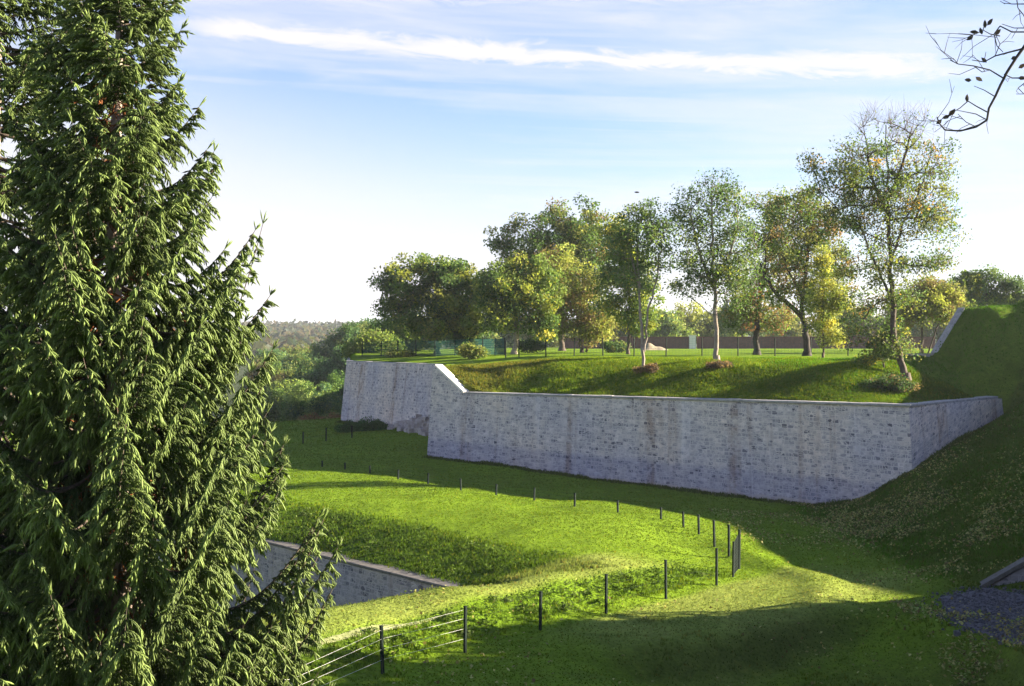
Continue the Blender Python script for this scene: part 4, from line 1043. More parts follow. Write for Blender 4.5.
def spruce(label, base, height, prof, seed, bare_dead=True, dens=1.0, extra=(), needles=0):
    rs = np.random.default_rng(seed)
    e = empty('spruce_tree', base); tag(e, label, 'spruce tree')
    base = np.array(base)
    hs = np.linspace(0, height, 40)
    lean = np.stack([.06 * np.sin(hs * .5), .05 * np.cos(hs * .4), hs - .3], 1)
    tr = np.interp(hs, [0, height], [.24 * height / 15, .015])
    V, Q = tubes(lean[:-1], lean[1:] , tr[:-1], tr[1:], 10)
    mesh_np('trunk', V, [Q], M_BARKS, e, smooth=True)
    tipsP, tipsD, tipsL, tipsW, tipsC = [], [], [], [], []
    w0, w1, wr0, wr1 = [], [], [], []
    dead0, dead1 = [], []
    z = .5; specs = []
    while z < height - .25:
        n = rs.integers(5, 8) if z < height * .6 else rs.integers(5, 7)
        a0 = rs.uniform(0, 2 * np.pi)
        for k in range(n):
            specs.append((z + rs.uniform(-.16, .16), a0 + 2 * np.pi * k / n + rs.normal(0, .2), rs.uniform(.74, 1.12)))
        z += (.34 if z < height * .5 else .36) / dens
    specs = [(z, a, f, None) for (z, a, f) in specs] + list(extra)
    for (z, az, fr, sh) in specs:
        L = np.interp(z, prof[0], prof[1]) * fr
        if L < .12: continue
        rel = z / height
        hd = np.array([math.cos(az), math.sin(az), 0])
        # young upper boughs rise, old ones sink and turn up again at the tip
        rise = np.interp(rel, [0, .3, .6, .85, 1], [-.32, -.22, .0, .45, 1.1]) + rs.normal(0, .08)
        upt = np.interp(rel, [0, .4, .8, 1], [.45, .42, .30, .1])
        if sh: rise, upt = sh
        m = max(4, int(L / .10)); t = np.linspace(0, 1, m + 1)
        cz = L * (rise * t - .30 * np.sin(np.pi * t) * (1 - rel) + upt * t ** 3)
        bend = rs.normal(0, .10)
        perp = np.array([-hd[1], hd[0], 0])
        path = hd[None] * (L * t)[:, None] + perp[None] * (bend * L * t * t)[:, None] + np.array([0, 0, 1])[None] * cz[:, None]
        path += np.array([0.06 * math.sin(z * .5), .05 * math.cos(z * .4), z])
        w0.append(path[:-1]); w1.append(path[1:]); rr = (.010 + .011 * L) * (1 - t * .85); wr0.append(rr[:-1]); wr1.append(rr[1:])
        tang = np.gradient(path, axis=0); tang /= np.linalg.norm(tang, axis=1, keepdims=True)
        # side twigs
        start = .12 + .10 * (1 - rel)
        ss = np.arange(start + rs.uniform(0, .03), .99, .052 / max(L, .5) / dens)
        tint = rs.uniform(.8, 1.2)
        for q, s in enumerate(ss):
            f = s * m; i = min(int(f), m - 1); p = path[i] + (path[i+1] - path[i]) * (f - i); tg = tang[i]
            if s < .42 and rs.random() < .42 and rel < .8: continue
            sgn = 1 if q % 2 else -1
            sd = np.cross(tg, [0, 0, 1.]); sd /= np.linalg.norm(sd) + 1e-9
            l2 = (.17 + .47 * L ** .6 * (1 - s) ** .75 * min(1, s * 4)) * rs.uniform(.65, 1.25)
            d2 = tg * rs.uniform(.6, .9) + sd * sgn * rs.uniform(.55, 1.0) + np.array([0, 0, rs.uniform(-.05, .25)])
            d2 /= np.linalg.norm(d2)
            hang = np.interp(rel, [0, .5, .8, 1], [1.15, 1.05, .7, .2]) * rs.uniform(.6, 1.3) * min(1, L)
            k2 = max(2, int(l2 / .037)); t2 = np.linspace(0, 1, k2 + 1)
            tw = p + d2[None] * (l2 * t2)[:, None] + np.array([0, 0, -1.])[None] * (hang * l2 * .75 * t2 ** 1.7)[:, None]
            w0.append(tw[:-1:2]); w1.append(tw[2::2] if k2 % 2 == 0 else np.concatenate([tw[2::2], tw[-1:]])); nn = len(w0[-1]); wr0.append(np.full(nn, .005)); wr1.append(np.full(nn, .004))
            tg2 = np.gradient(tw, axis=0); tg2 /= np.linalg.norm(tg2, axis=1, keepdims=True)
            sd2 = np.cross(tg2, [0, 0, 1.]); sd2 /= np.linalg.norm(sd2, axis=1, keepdims=True) + 1e-9
            # the twig's own needles, then side shoots hanging from it
            seg = tw[1:] - tw[:-1]; sl = np.linalg.norm(seg, axis=1)
            tipsP.append(tw[:-1]); tipsD.append(seg / sl[:, None]); tipsL.append(sl * 1.5); tipsW.append(np.full(k2, .013)); 
            c = np.ones(k2) * tint; tipsC.append(np.stack([c, t2[1:], np.full(k2, s)], 1))
            if rs.random() < .97:
                kk = k2 + 1
                for sg in (1, -1):
                    dd = tg2 * rs.uniform(.5, .95, (kk, 1)) + sd2 * sg * rs.uniform(.25, .85, (kk, 1)) + np.array([0, 0, -1.])[None] * (hang * rs.uniform(.3, 1.3, (kk, 1))) + rs.normal(0, .12, (kk, 3))
                    dd /= np.linalg.norm(dd, axis=1, keepdims=True)
                    l3 = rs.uniform(.06, .13, kk) * (1 + hang * .35) * np.where(t2 > .9, 1.2, 1.0)
                    tipsP.append(tw); tipsD.append(dd); tipsL.append(l3); tipsW.append(rs.uniform(.0125, .017, kk)); tipsC.append(np.stack([np.full(kk, tint), .35 + .65 * t2, np.full(kk, s)], 1))
        # bough end: leader shoot
        kL = 5
        dd = tang[-1][None] + rs.normal(0, .3, (kL, 3)); dd[0] = tang[-1]; dd /= np.linalg.norm(dd, axis=1, keepdims=True)
        tipsP.append(np.repeat(path[-1][None], kL, 0)); tipsD.append(dd); tipsL.append(rs.uniform(.12, .24, kL)); tipsW.append(np.full(kL, .012)); tipsC.append(np.stack([np.full(kL, tint), np.ones(kL), np.ones(kL)], 1))
        # dead twigs on the shaded inner bough
        if bare_dead and rel < .75:
            for _ in range(rs.integers(2, 6)):
                s = rs.uniform(.05, .45); i = int(s * m); p = path[i]
                dv = rs.normal(0, 1, 3) + np.array([0, 0, -.9]); dv /= np.linalg.norm(dv); l = rs.uniform(.15, .5)
                q = p + dv * l; dead0.append(p); dead1.append(q)
                for _ in range(4):
                    f = rs.uniform(.3, 1); r_ = p + dv * l * f; v2 = dv + rs.normal(0, .6, 3); v2 /= np.linalg.norm(v2); dead0.append(r_); dead1.append(r_ + v2 * rs.uniform(.06, .2))
    # leader
    top = np.array([lean[-1]]); tipsP.append(top - [0, 0, .5]); tipsD.append(np.array([[0, 0, 1.]])); tipsL.append(np.array([.6])); tipsW.append(np.array([.03])); tipsC.append(np.array([[1, 1, 1.]]))
    V, Q = tubes(np.concatenate(w0), np.concatenate(w1), np.concatenate(wr0), np.concatenate(wr1), 4)
    mesh_np('bough', V, [Q], M_BARK, e, smooth=True)
    P0 = np.concatenate(tipsP); Dv = np.concatenate(tipsD); L = np.concatenate(tipsL); W = np.concatenate(tipsW); Cc = np.concatenate(tipsC)
    V, Q, T, m = spindles(P0, Dv, L, W)
    n = len(P0)
    old = np.array([.022, .040, .011]); new = np.array([.170, .235, .062])  # old and new needle tones, spread wider to paint dark interior and lit tips
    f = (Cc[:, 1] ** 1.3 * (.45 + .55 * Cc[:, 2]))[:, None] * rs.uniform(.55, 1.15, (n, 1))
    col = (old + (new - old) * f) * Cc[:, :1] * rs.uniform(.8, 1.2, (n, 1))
    cc = np.repeat(col, m, axis=0)
    if needles:
        # single needles standing out round every shoot
        k = needles; f = np.tile((np.arange(k) + .5) / k, n) * rs.uniform(.85, 1.1, n * k)
        Pn = np.repeat(P0, k, 0) + np.repeat(Dv * L[:, None], k, 0) * f[:, None]
        dn = rs.normal(0, 1, (n * k, 3)); Dr = np.repeat(Dv, k, 0); dn -= Dr * np.sum(dn * Dr, 1, keepdims=True); dn /= np.linalg.norm(dn, axis=1, keepdims=True) + 1e-9
        nd_ = dn * .72 + Dr * .70; sd_ = np.cross(nd_, Dr); sd_ /= np.linalg.norm(sd_, axis=1, keepdims=True) + 1e-9
        ln_ = rs.uniform(.020, .032, n * k)[:, None]
        T2 = np.stack([Pn - sd_ * .0035, Pn + sd_ * .0035, Pn + nd_ * ln_], 1).reshape(-1, 3)
        T = np.concatenate([T, len(V) + np.arange(n * k * 3).reshape(-1, 3)]); V = np.concatenate([V, T2])
        cc = np.concatenate([cc, np.repeat(np.repeat(col, k, 0) * rs.uniform(.8, 1.35, (n * k, 1)), 3, axis=0)])
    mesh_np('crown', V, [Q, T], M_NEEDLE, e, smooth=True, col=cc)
    if dead0:
        dead0 = np.array(dead0); dead1 = np.array(dead1); nd = len(dead0)
        V, Q = tubes(dead0, dead1, np.full(nd, .007), np.full(nd, .010), 4)
        o = mesh_np('dead_twigs', V, [Q], M_DEAD, e); tag(o, 'rusty dead twigs')
    print('spruce shoots', n)
    return e
M_DEAD = mat_noise('rusty_dead_needles', (.10, .035, .012), (.30, .11, .035), 6)
SX = (118 - CX) / F * 22.0
sz0 = gz(SX, 22.0)
Hs = 19.4 - sz0
zz = np.array([4.0, 5.0, 6.15, 8.7, 11.2, 12.9, 14.6, 16.3, 18, 19.4]) - sz0
spruce('tall dense spruce filling the left of the view, sunlit hanging boughs', (SX, 22.0, sz0), Hs, (np.concatenate([[0], zz]), np.array([3.4, 3.4, 3.5, 3.3, 2.95, 2.3, 1.75, 1.38, 1.0, .5, .1])), 5, needles=12,
       extra=[(9.6 - sz0, .0, .90, (.05, 1.15)), (6.4 - sz0, -.05, 1.05, (-.42, .75)), (7.0 - sz0, -1.3, .95, (-.5, .2)), (8.6 - sz0, -1.7, .9, (-.4, .2)), (7.4 - sz0, -2.2, 1.0, (-.3, .1))] + [(zz_ - sz0, az_, .95, None) for zz_, az_ in ((9.6, -1.3), (10.2, -1.8), (10.9, -1.15), (11.5, -1.6), (12.1, -1.0), (12.6, -1.9), (13.1, -1.4), (13.6, -1.0), (14.0, -1.75), (14.5, -1.3), (15.0, -1.6), (15.5, -1.1), (16.0, -1.5))])
S2X = (-6 - CX) / F * 26.0; sz2 = gz(S2X, 26.0); H2 = 20.5 - sz2
spruce('second spruce behind, its boughs crossing the left edge of the picture', (S2X, 26.0, sz2), H2, (np.array([0, .25, .5, .75, .95, 1]) * H2, np.array([3.9, 3.9, 3.3, 2.3, .8, .1])), 8, dens=.8, bare_dead=False, needles=4)

# ------------------------------------------------------------------ overhanging bare branch of a tree at the right
TX, TY = 7.4, 12.0; tz = gz(TX, TY)
ot = empty('oak_tree', (TX, TY, tz)); tag(ot, 'nearly bare branch of a tree hanging into the top right corner against the sky', 'tree')
def bp(x, y, D=12.0): return P(x, y, D)
chains = [([(1120, 250), (1095, 60), (1060, -40)], .14, .06, 'trunk')]
br = []
def chain(pts, r0, r1, D=12.0):
    pts = [bp(a, b, D + (c[0] if c else 0)) for (a, b, *c) in pts]
    rr = np.linspace(r0, r1, len(pts)) * .9
    for k in range(len(pts) - 1): br.append((pts[k], pts[k+1], rr[k], rr[k+1]))
tp = [np.array([TX, TY, tz - .2]), np.array([TX - .1, TY, tz + 2]), np.array([TX - .3, TY, tz + 4.5]), np.array([TX - .2, TY + .1, tz + 7.0]), np.array([TX + .1, TY, tz + 9])]
for k in range(4): br.append((tp[k], tp[k+1], .17 - .035 * k, .17 - .035 * (k + 1)))
j0 = tp[3]
def px_of(p): return (CX + p[0] / p[1] * F, CY + (H - p[2]) / p[1] * F)
jx, jy = px_of(j0)
chain([(jx, jy), (1225, -66), (1160, -58), (1105, -36), (1062, -4), (1040, 22), (1026, 44)], .07, .017)
chain([(1026, 44), (1016, 58), (1007, 72), (1001, 84), (996, 95), (989, 108), (987, 120), (976, 127), (960, 131), (945, 130), (939, 123), (937, 117)], .017, .006)
chain([(1026, 48), (1010, 52), (995, 56), (984, 62), (972, 60)], .010, .004); chain([(995, 56), (1000, 44), (995, 33)], .005, .003); chain([(984, 62), (986, 52)], .005, .003)
chain([(1003, 78), (990, 70), (974, 66), (958, 64), (950, 60)], .008, .004); chain([(958, 64), (953, 58)], .005, .003); chain([(974, 66), (982, 72), (990, 70)], .005, .003)
chain([(994, 96), (984, 90), (974, 86)], .006, .003); chain([(987, 112), (976, 106), (968, 101), (960, 108), (950, 114), (937, 122)], .007, .003); chain([(968, 101), (967, 96)], .004, .003)
chain([(987, 120), (976, 114), (966, 112), (956, 110)], .006, .003); chain([(976, 127), (966, 122), (958, 114)], .005, .003)
chain([(1026, 32), (1012, 32), (1000, 26), (994, 34), (997, 46), (1003, 52)], .008, .004); chain([(1000, 36), (990, 34), (983, 30), (976, 34)], .006, .003); chain([(983, 30), (985, 22)], .005, .003); chain([(1026, 28), (1014, 28), (1002, 24)], .006, .003)
chain([(1026, 78), (1012, 78), (1004, 74)], .008, .005); chain([(1026, 82), (1018, 88), (1024, 94), (1016, 94)], .005, .003)
chain([(1040, 2), (1024, 4), (1012, 4), (1003, 3)], .008, .003); chain([(1016, -6), (1018, 8), (1026, 18)], .006, .004); chain([(1005, 4), (1000, 1)], .004, .003)
rb_ = np.random.default_rng(21)
for k in range(46):      # fine side twigs
    a_, b_, r0_, r1_ = br[rb_.integers(8, len(br))]
    if r0_ > .02: continue
    q_ = a_ + (b_ - a_) * rb_.random(); d_ = (b_ - a_) / np.linalg.norm(b_ - a_); v_ = d_ * .6 + rb_.normal(0, .55, 3) + np.array([-.25, 0, -.1]); v_ /= np.linalg.norm(v_); l_ = rb_.uniform(.06, .2)
    m_ = q_ + v_ * l_; n_ = m_ + (v_ + rb_.normal(0, .35, 3)) * l_ * .7
    br += [(q_, m_, .0032, .0024), (m_, n_, .0024, .0014)]
for k in range(9):       # rest of the crown, out of the picture
    a = rng.uniform(-.9, .9); d = np.array([math.cos(a) * .8 + .2, math.sin(a), rng.uniform(.2, .8)]); s = tp[2] + (tp[4] - tp[2]) * rng.random()
    m = s + d * 1.0; n_ = m + (d + rng.normal(0, .3, 3)) * 1.2
    br += [(s, m, .05, .03), (m, n_, .03, .012)]
    for _ in range(5):
        q = m + (n_ - m) * rng.random(); br.append((q, q + d * .5 + rng.normal(0, .4, 3), .010, .004))
V, Q = tubes([b[0] for b in br], [b[1] for b in br], np.array([b[2] for b in br]), np.array([b[3] for b in br]), 7)
child(mesh_np('trunk', V, [Q], M_BARKD, smooth=True), ot)
lv = [(974, 32, 180), (981, 31, 100), (985, 24, 95), (990, 22, 50), (970, 38, 215), (968, 80, 175), (979, 79, 320), (951, 113, 240), (967, 98, 80), (939, 122, 215), (1022, 66, 30), (998, 32, 45), (1014, 58, 20), (1022, 78, 0), (953, 112, 60), (946, 117, 200), (984, 60, 140)]
LV = []; 
for (x, y, a) in lv:
    c = bp(x, y); L = .075 * rng.uniform(.8, 1.2); d = np.array([math.cos(R(a)), rng.normal(0, .2), math.sin(R(a))]); s = np.array([-math.sin(R(a)), .3, math.cos(R(a))]) * .019
    up = np.array([0, -.008, 0])
    LV += [c - d * L / 2, c - d * L * .15 + s + up, c + d * L * .2 + s * .8 + up, c + d * L / 2, c + d * L * .2 - s * .8 - up, c - d * L * .15 - s - up]
LV = np.array(LV); LQ = np.arange(len(LV)).reshape(-1, 6)
child(mesh_np('leaves', LV, [LQ], M_LEAF, col=np.broadcast_to([.05, .04, .03], (len(LV), 3))), ot)

# tall limes on the rising ground just beyond the right edge: they throw the rounded shade over the foreground
def grove(x, y, zt, rad, lab, sd):
    zb = gz(x, y); hc = zt - zb; k_ = F / y
    px_ = CX + x * k_; py_ = lambda z: CY + (H - z) * k_
    tree_at('lime_tree', lab, px_, y, [(px_, py_(zb + hc * .5), rad * k_, hc * .5 * k_), (px_, py_(zb + hc * .2), rad * .9 * k_, hc * .2 * k_), (px_ - rad * .4 * k_, py_(zb + hc * .42), rad * .75 * k_, hc * .32 * k_), (px_ + rad * .4 * k_, py_(zb + hc * .45), rad * .75 * k_, hc * .34 * k_), (px_, py_(zb + hc * .76), rad * .7 * k_, hc * .24 * k_)], 260, .42, 36, [G1, G2, GD, OL], [3, 3, 1, 1],
            [([(px_, 999), (px_, py_(zb + hc * .5)), (px_, py_(zb + hc * .8))], .3, .06)], .3, clump_r=1.05, seed=sd, depth=1.0, group='lime trees beyond the right edge of the picture')
for gi, (x, y, zt, rad, lab) in enumerate([(29.5, 49.2, 10.0, 4.4, 'dense lime tree right of the gravel, farthest of its row'), (28, 43.2, 11.4, 5.4, 'dense lime tree right of the gravel, middle of its row'), (26, 35.8, 12.4, 5.6, 'dense lime tree right of the gravel, nearest of its row'), (37.5, 52.2, 9.8, 3.0, 'dense lime tree on the slope above the others')]):
    grove(x, y, zt, rad, lab, 150 + gi)

# the bird crossing the sky above the ash
bc = P(637, 192.5, 130)
bv = []; 
body_n = 8
t = np.linspace(0, 1, 9); rb = .09 * np.sin(np.pi * np.clip(t * .92 + .04, 0, 1)) ** .7
pts = np.stack([(t - .5) * .5, np.zeros(9), .03 * np.sin(t * 3)], 1)
V, Q = tubes(pts[:-1], pts[1:], rb[:-1], rb[1:], 8)
wing = np.array([(-.08, 0, .03), (.1, 0, .03), (.06, .22, .10), (-.10, .24, .09), (-.02, .50, .06), (-.14, .46, .05)])
wing2 = wing * [1, -1, 1]
VW = np.concatenate([wing, wing2, wing - [0, 0, .012], wing2 - [0, 0, .012], [(-.25, .05, .02), (-.25, -.05, .02), (-.38, -.09, .02), (-.38, .09, .02)]])
QW = np.array([[0, 1, 2, 3], [3, 2, 4, 5]]); QW = np.concatenate([QW, (QW + 6)[:, ::-1], (QW + 12)[:, ::-1], QW + 18, [[24, 25, 26, 27]]])
bd = empty('bird', bc); tag(bd, 'small dark bird in flight against the pale sky above the slender tree', 'bird')
bd.rotation_euler = (0.1, 0, .3)
mesh_np('body', V, [Q], M_BIRD, bd, smooth=True); mesh_np('wings', VW, [QW], M_BIRD, bd)

# ------------------------------------------------------------------ grass, weeds, fallen leaves
def scatter_pix(n, x0, x1, y0, y1, rs, dmin=34, dmax=150):
    """ground points, thinning with distance like the view does"""
    D = 1 / np.sqrt(rs.uniform(1 / dmax**2, 1 / dmin**2, n)) if False else dmin * (dmax / dmin) ** rs.random(n)
    return D
rs = np.random.default_rng(77)
def grass_blades(Pt, h, w, col, rs, nb=3, lean=.5):
    n = len(Pt)
    B = np.repeat(Pt, nb, 0) + np.concatenate([rs.normal(0, 1, (n * nb, 2)) * np.repeat(h * .35, nb)[:, None], np.zeros((n * nb, 1))], 1)
    hh = np.repeat(h, nb) * rs.uniform(.5, 1.25, n * nb); ww = np.repeat(w, nb) * rs.uniform(.6, 1.2, n * nb)
    a = rs.uniform(0, 2 * np.pi, n * nb); s = np.stack([np.cos(a), np.sin(a), 0 * a], 1)
    la = rs.uniform(0, 2 * np.pi, n * nb); l = np.stack([np.cos(la), np.sin(la), 0 * la], 1) * (hh * lean * rs.uniform(.2, 1.3, n * nb))[:, None]
    up = np.array([0, 0, 1.])
    v0 = B - s * ww[:, None] - up * .02; v1 = B + s * ww[:, None] - up * .02
    v2 = B + l * .4 + up * (hh * .6)[:, None] + s * (ww * .7)[:, None]; v3 = B + l * .4 + up * (hh * .6)[:, None] - s * (ww * .7)[:, None]; v4 = B + l + up * hh[:, None]
    V = np.stack([v0, v1, v2, v3, v4], 1).reshape(-1, 3)
    base = (np.arange(n * nb) * 5)[:, None]
    Qd = base + np.array([[0, 1, 2, 3]]); T = base + np.array([[3, 2, 4]])
    C = np.repeat(np.repeat(col, nb, 0) * rs.uniform(.82, 1.18, (n * nb, 1)), 5, 0)
    return V, Qd, T, C

def region_points(n, dmin, dmax, rs, umin=-.30, umax=.42, p=1.0):
    D = (dmin ** p + rs.random(n) * (dmax ** p - dmin ** p)) ** (1 / p)
    u = rs.uniform(umin, umax, n); X = u * D
    return X, D
n = 190000
X, Y = region_points(n, 36, 150, rs)
keep = ~in_poly(X, Y, PLAT)
dR = (X - W0[0]) * RN[0] + (Y - W0[1]) * RN[1]
keep &= ~(in_poly(X, Y, DITCH) & (dR < .8) & (dR > -1.2)) & ~in_poly(X, Y, GRAV)
X, Y = X[keep], Y[keep]
Z = ground_z(X, Y)
zc = zone_col(X, Y)
sl = smooth01(17, 20, X)
s_ = (X - F0[0]) * FD[0] + (Y - F0[1]) * FD[1]; d_ = (X - F0[0]) * FN[0] + (Y - F0[1]) * FN[1]
slope_b = (np.abs(d_ - .6) < 0.85) & (s_ > -4) & (s_ < 26)
dR = (X - W0[0]) * RN[0] + (Y - W0[1]) * RN[1]
lawn_ = (zc[:, 1] > .15) & (rs.random(len(X)) < .35)
bank = (dR > .3) & (dR < 5.5) & ((X - W0[0]) * RD[0] + (Y - W0[1]) * RD[1] < 20)
clump = fbm(X, Y, 1.8, 55) + .5
hh = .022 + .024 * clump + .0003 * Y
hh = np.where(lawn_, hh * .45, hh); hh = np.where((Y < 50) & (clump > .62) & (s_ < 26) & (d_ < -1), .05 + .06 * clump, hh); hh = np.where(slope_b, .07 + .17 * clump ** 2, hh); hh = np.where(bank, .10 + .22 * clump ** 2, hh); hh = np.where(sl > .5, .07 + .08 * clump, hh)
col = zc * (.75 + .6 * fbm(X, Y, 5, 57) + .25 * clump)[:, None]
yl = rs.random(len(X)) < .10; col[yl] *= [1.7, 1.15, 1.2]
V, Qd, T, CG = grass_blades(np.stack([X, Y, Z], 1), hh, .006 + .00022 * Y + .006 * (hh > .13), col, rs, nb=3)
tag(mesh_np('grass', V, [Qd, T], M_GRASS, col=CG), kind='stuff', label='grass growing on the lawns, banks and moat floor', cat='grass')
# bank behind the wall
n = 46000
t = rs.random(n) * Wlen; d = 1.3 + rs.random(n) ** 1.2 * 13; q = A[None] + Wd[None] * t[:, None] + Wn[None] * d[:, None]
q = q[(t > 3.0) | (d > 1.6)]
Z = ground_z(q[:, 0], q[:, 1]); cl = fbm(q[:, 0], q[:, 1], 2.0, 58) + .5
col = zone_col(q[:, 0], q[:, 1]) * (.55 + 1.0 * cl)[:, None]; yl = rs.random(len(q)) < .14; col[yl] *= [2.0, 1.35, 1.2]
V, Qd, T, CG = grass_blades(np.stack([q[:, 0], q[:, 1], Z], 1), .09 + .28 * cl ** 2, np.full(len(q), .032), col, rs, nb=3)
tag(mesh_np('rough_grass', V, [Qd, T], M_GRASS, col=CG), kind='stuff', label='long rough grass on the bank above the wall', cat='grass')
# tall tufts along the foot of the walls
pp = []
for (a_, b_) in ((A, B), (B, C), (WL[0], WL[1])):
    m_ = int(np.linalg.norm(b_ - a_) * 70); t = rs.random(m_)[:, None]; e_ = (b_ - a_) / np.linalg.norm(b_ - a_); nn_ = np.array([e_[1], -e_[0]])
    pp.append(a_ + (b_ - a_) * t + nn_ * (.02 + .7 * rs.random((m_, 1)) ** 2))
pp = np.concatenate(pp); cl = fbm(pp[:, 0], pp[:, 1], 1.5, 90) + .5
V, Qd, T, CG = grass_blades(np.stack([pp[:, 0], pp[:, 1], ground_z(pp[:, 0], pp[:, 1])], 1), .06 + .42 * cl ** 2, np.full(len(pp), .028), np.array([.07, .10, .018]) * (.6 + .9 * cl)[:, None], rs, nb=3)
tag(mesh_np('rough_grass', V, [Qd, T], M_GRASS, col=CG), kind='stuff', label='longer grass and weeds along the foot of the stone walls', cat='grass')
# loose stones spilling over the edge of the gravel
n = 5200; X = rs.uniform(15, 21, n); Y = rs.uniform(43.5, 54, n); k = in_poly(X + rs.normal(0, .35, n), Y + rs.normal(0, .6, n), GRAV); X, Y = X[k], Y[k]
Z = ground_z(X, Y) + .04; sz = rs.gamma(2.2, .010, len(X)) + .009
V, Q = boxes_np(np.stack([X, Y, Z], 1), 1, 1, 1); ctr_ = np.repeat(np.stack([X, Y, Z], 1), 8, 0); V = ctr_ + (V - ctr_) * np.repeat(sz, 8)[:, None] * rs.uniform(.5, 1.2, (len(V), 3))
tag(mesh_np('gravel_stones', V, [Q], M_GRAVEL), kind='stuff', label='loose grey stones on the gravel patch', cat='gravel')
# mound face
n = 26000
X = rs.uniform(18, 46, n); Y = rs.uniform(56, 106, n); k = (X / Y < .42); X, Y = X[k], Y[k]
Z = ground_z(X, Y); cl = fbm(X, Y, 2.4, 59) + .5
keep = np.minimum(seg_dist(X, Y, B, C), seg_dist(X, Y, A, B)) > 1.5
X, Y, Z, cl = X[keep], Y[keep], Z[keep], cl[keep]
V, Qd, T, CG = grass_blades(np.stack([X, Y, Z], 1), .08 + .22 * cl ** 2, np.full(len(X), .03), zone_col(X, Y) * (.6 + .9 * cl)[:, None] * [.75, 1.1, .7], rs, nb=3)
tag(mesh_np('rough_grass', V, [Qd, T], M_GRASS, col=CG), kind='stuff', label='rough grass on the steep right hand slope and mound', cat='grass')
# broad-leaved weeds on the near bank and on the dark bank over the ditch wall
pts = []
for k in range(150):
    p = along(rs.uniform(-3, 24), rs.uniform(.1, 1.5)); pts.append((p[0], p[1], rs.uniform(.12, .4)))
for k in range(150):
    p = W0 + RD * rs.uniform(-4, 17) + RN * rs.uniform(.7, 5.2); pts.append((p[0], p[1], rs.uniform(.12, .5) * (1.5 if rs.random() < .12 else 1)))
Cw, Lw, colw = [], [], []
for (x, y, h) in pts:
    m = rs.integers(18, 46); z = gz(x, y)
    o = rs.normal(0, 1, (m, 3)) * [h * .55, h * .55, h * .4]; c = np.array([x, y, z + h * .5]) + o; c[:, 2] = np.maximum(c[:, 2], z + .03)
    tone = np.array([[.06, .11, .012], [.09, .15, .02], [.13, .18, .05], [.045, .08, .012]][rs.choice(4, p=[.35, .35, .1, .2])])
    Cw.append(c); Lw.append(np.full(m, rs.uniform(.07, .15))); colw.append(tone * rs.uniform(.7, 1.3, (m, 1)))
V, Q = leaf_quads(np.concatenate(Cw), np.concatenate(Lw), up=.5, rs=rs)
tag(mesh_np('weeds', V, [Q], M_GRASS, col=np.repeat(np.concatenate(colw), 4, 0)), kind='stuff', label='broad leaved weeds scattered over the grass banks', cat='weeds')
# fallen leaves
n = 26000
u = rs.random(n)
X = np.concatenate([rs.normal(22.5, 3.2, n), rs.uniform(12, 20, 1500), rs.uniform(15.2, 20, 3400), rs.uniform(-4, 16, 1600)]); Y = np.concatenate([rs.uniform(46, 92, n), rs.uniform(68, 82, 1500), rs.uniform(44, 53, 3400), 39 + 14 * rs.random(1600) ** 1.4])
dens_ = fbm(X, Y, 3.2, 63) + .5 + .35 * fbm(X, Y, .9, 64)
k = (X / Y < .42) & (rs.random(len(X)) < smooth01(.34, .78, dens_)) & ~in_poly(X, Y, PLAT) & (np.minimum(seg_dist(X, Y, B, C), seg_dist(X, Y, A, B)) > .3)
X, Y = X[k], Y[k]; Z = ground_z(X, Y) + .06 + .06 * rs.random(len(X))
Cn = np.stack([X, Y, Z], 1); pal = np.array([[.24, .23, .05], [.32, .28, .07], [.16, .12, .04], [.42, .40, .13], [.24, .32, .06]])
V, Q = leaf_quads(Cn, np.full(len(Cn), .13), up=1.0, aspect=.8, rs=rs)
tag(mesh_np('fallen_leaves', V, [Q], M_LITTER, col=np.repeat(pal[rs.choice(5, len(Cn))] * rs.uniform(.7, 1.2, (len(Cn), 1)), 4, 0)), kind='stuff', label='dry fallen leaves strewn over the shaded slope and gravel', cat='leaves')

# ------------------------------------------------------------------ light
sun = bpy.data.lights.new('sun', 'SUN'); sun.energy = 5.0; sun.angle = R(.53); sun.color = (1.0, .86, .64)
so = bpy.data.objects.new('sun', sun); link(so)
from mathutils import Vector
S = Vector((SUN_H[0] * math.cos(SUN_EL), SUN_H[1] * math.cos(SUN_EL), math.sin(SUN_EL)))
so.rotation_euler = (-S).to_track_quat('-Z', 'Y').to_euler(); so.location = (60, -10, 60)

w = bpy.data.worlds.new('World'); scene.world = w; w.use_nodes = True
nt = w.node_tree; nt.nodes.clear()
sky = N(nt, 'ShaderNodeTexSky', sky_type='NISHITA', sun_disc=False); sky.sun_elevation = SUN_EL; sky.sun_rotation = math.atan2(SUN_H[0], SUN_H[1])
sky.altitude = 150; sky.air_density = 1.0; sky.dust_density = 0.4; sky.ozone_density = 2.2
tc = N(nt, 'ShaderNodeTexCoord').outputs['Generated']
sp = N(nt, 'ShaderNodeSeparateXYZ'); nt.links.new(tc, sp.inputs[0])
u = math_n(nt, 'ARCTAN2', sp.outputs[0], sp.outputs[1]); v = sp.outputs[2]
def uvw(su, sv, k=0.0, off=0.0):
    c = N(nt, 'ShaderNodeCombineXYZ')
    nt.links.new(math_n(nt, 'MULTIPLY', u, su), c.inputs[0]); nt.links.new(math_n(nt, 'MULTIPLY_ADD', u, k, math_n(nt, 'MULTIPLY_ADD', v, sv, off)), c.inputs[1])
    return c.outputs[0]
n_soft = noise(nt, uvw(2.0, 16, 1.0, 3.0), 1.0, 5, .6, .4)
n_fine = noise(nt, uvw(7, 60, 3.5, 7.0), 1.0, 6, .65, .6)
n_wisp = noise(nt, uvw(14, 50, 4.0, 1.0), 1.0, 6, .7, 1.0)
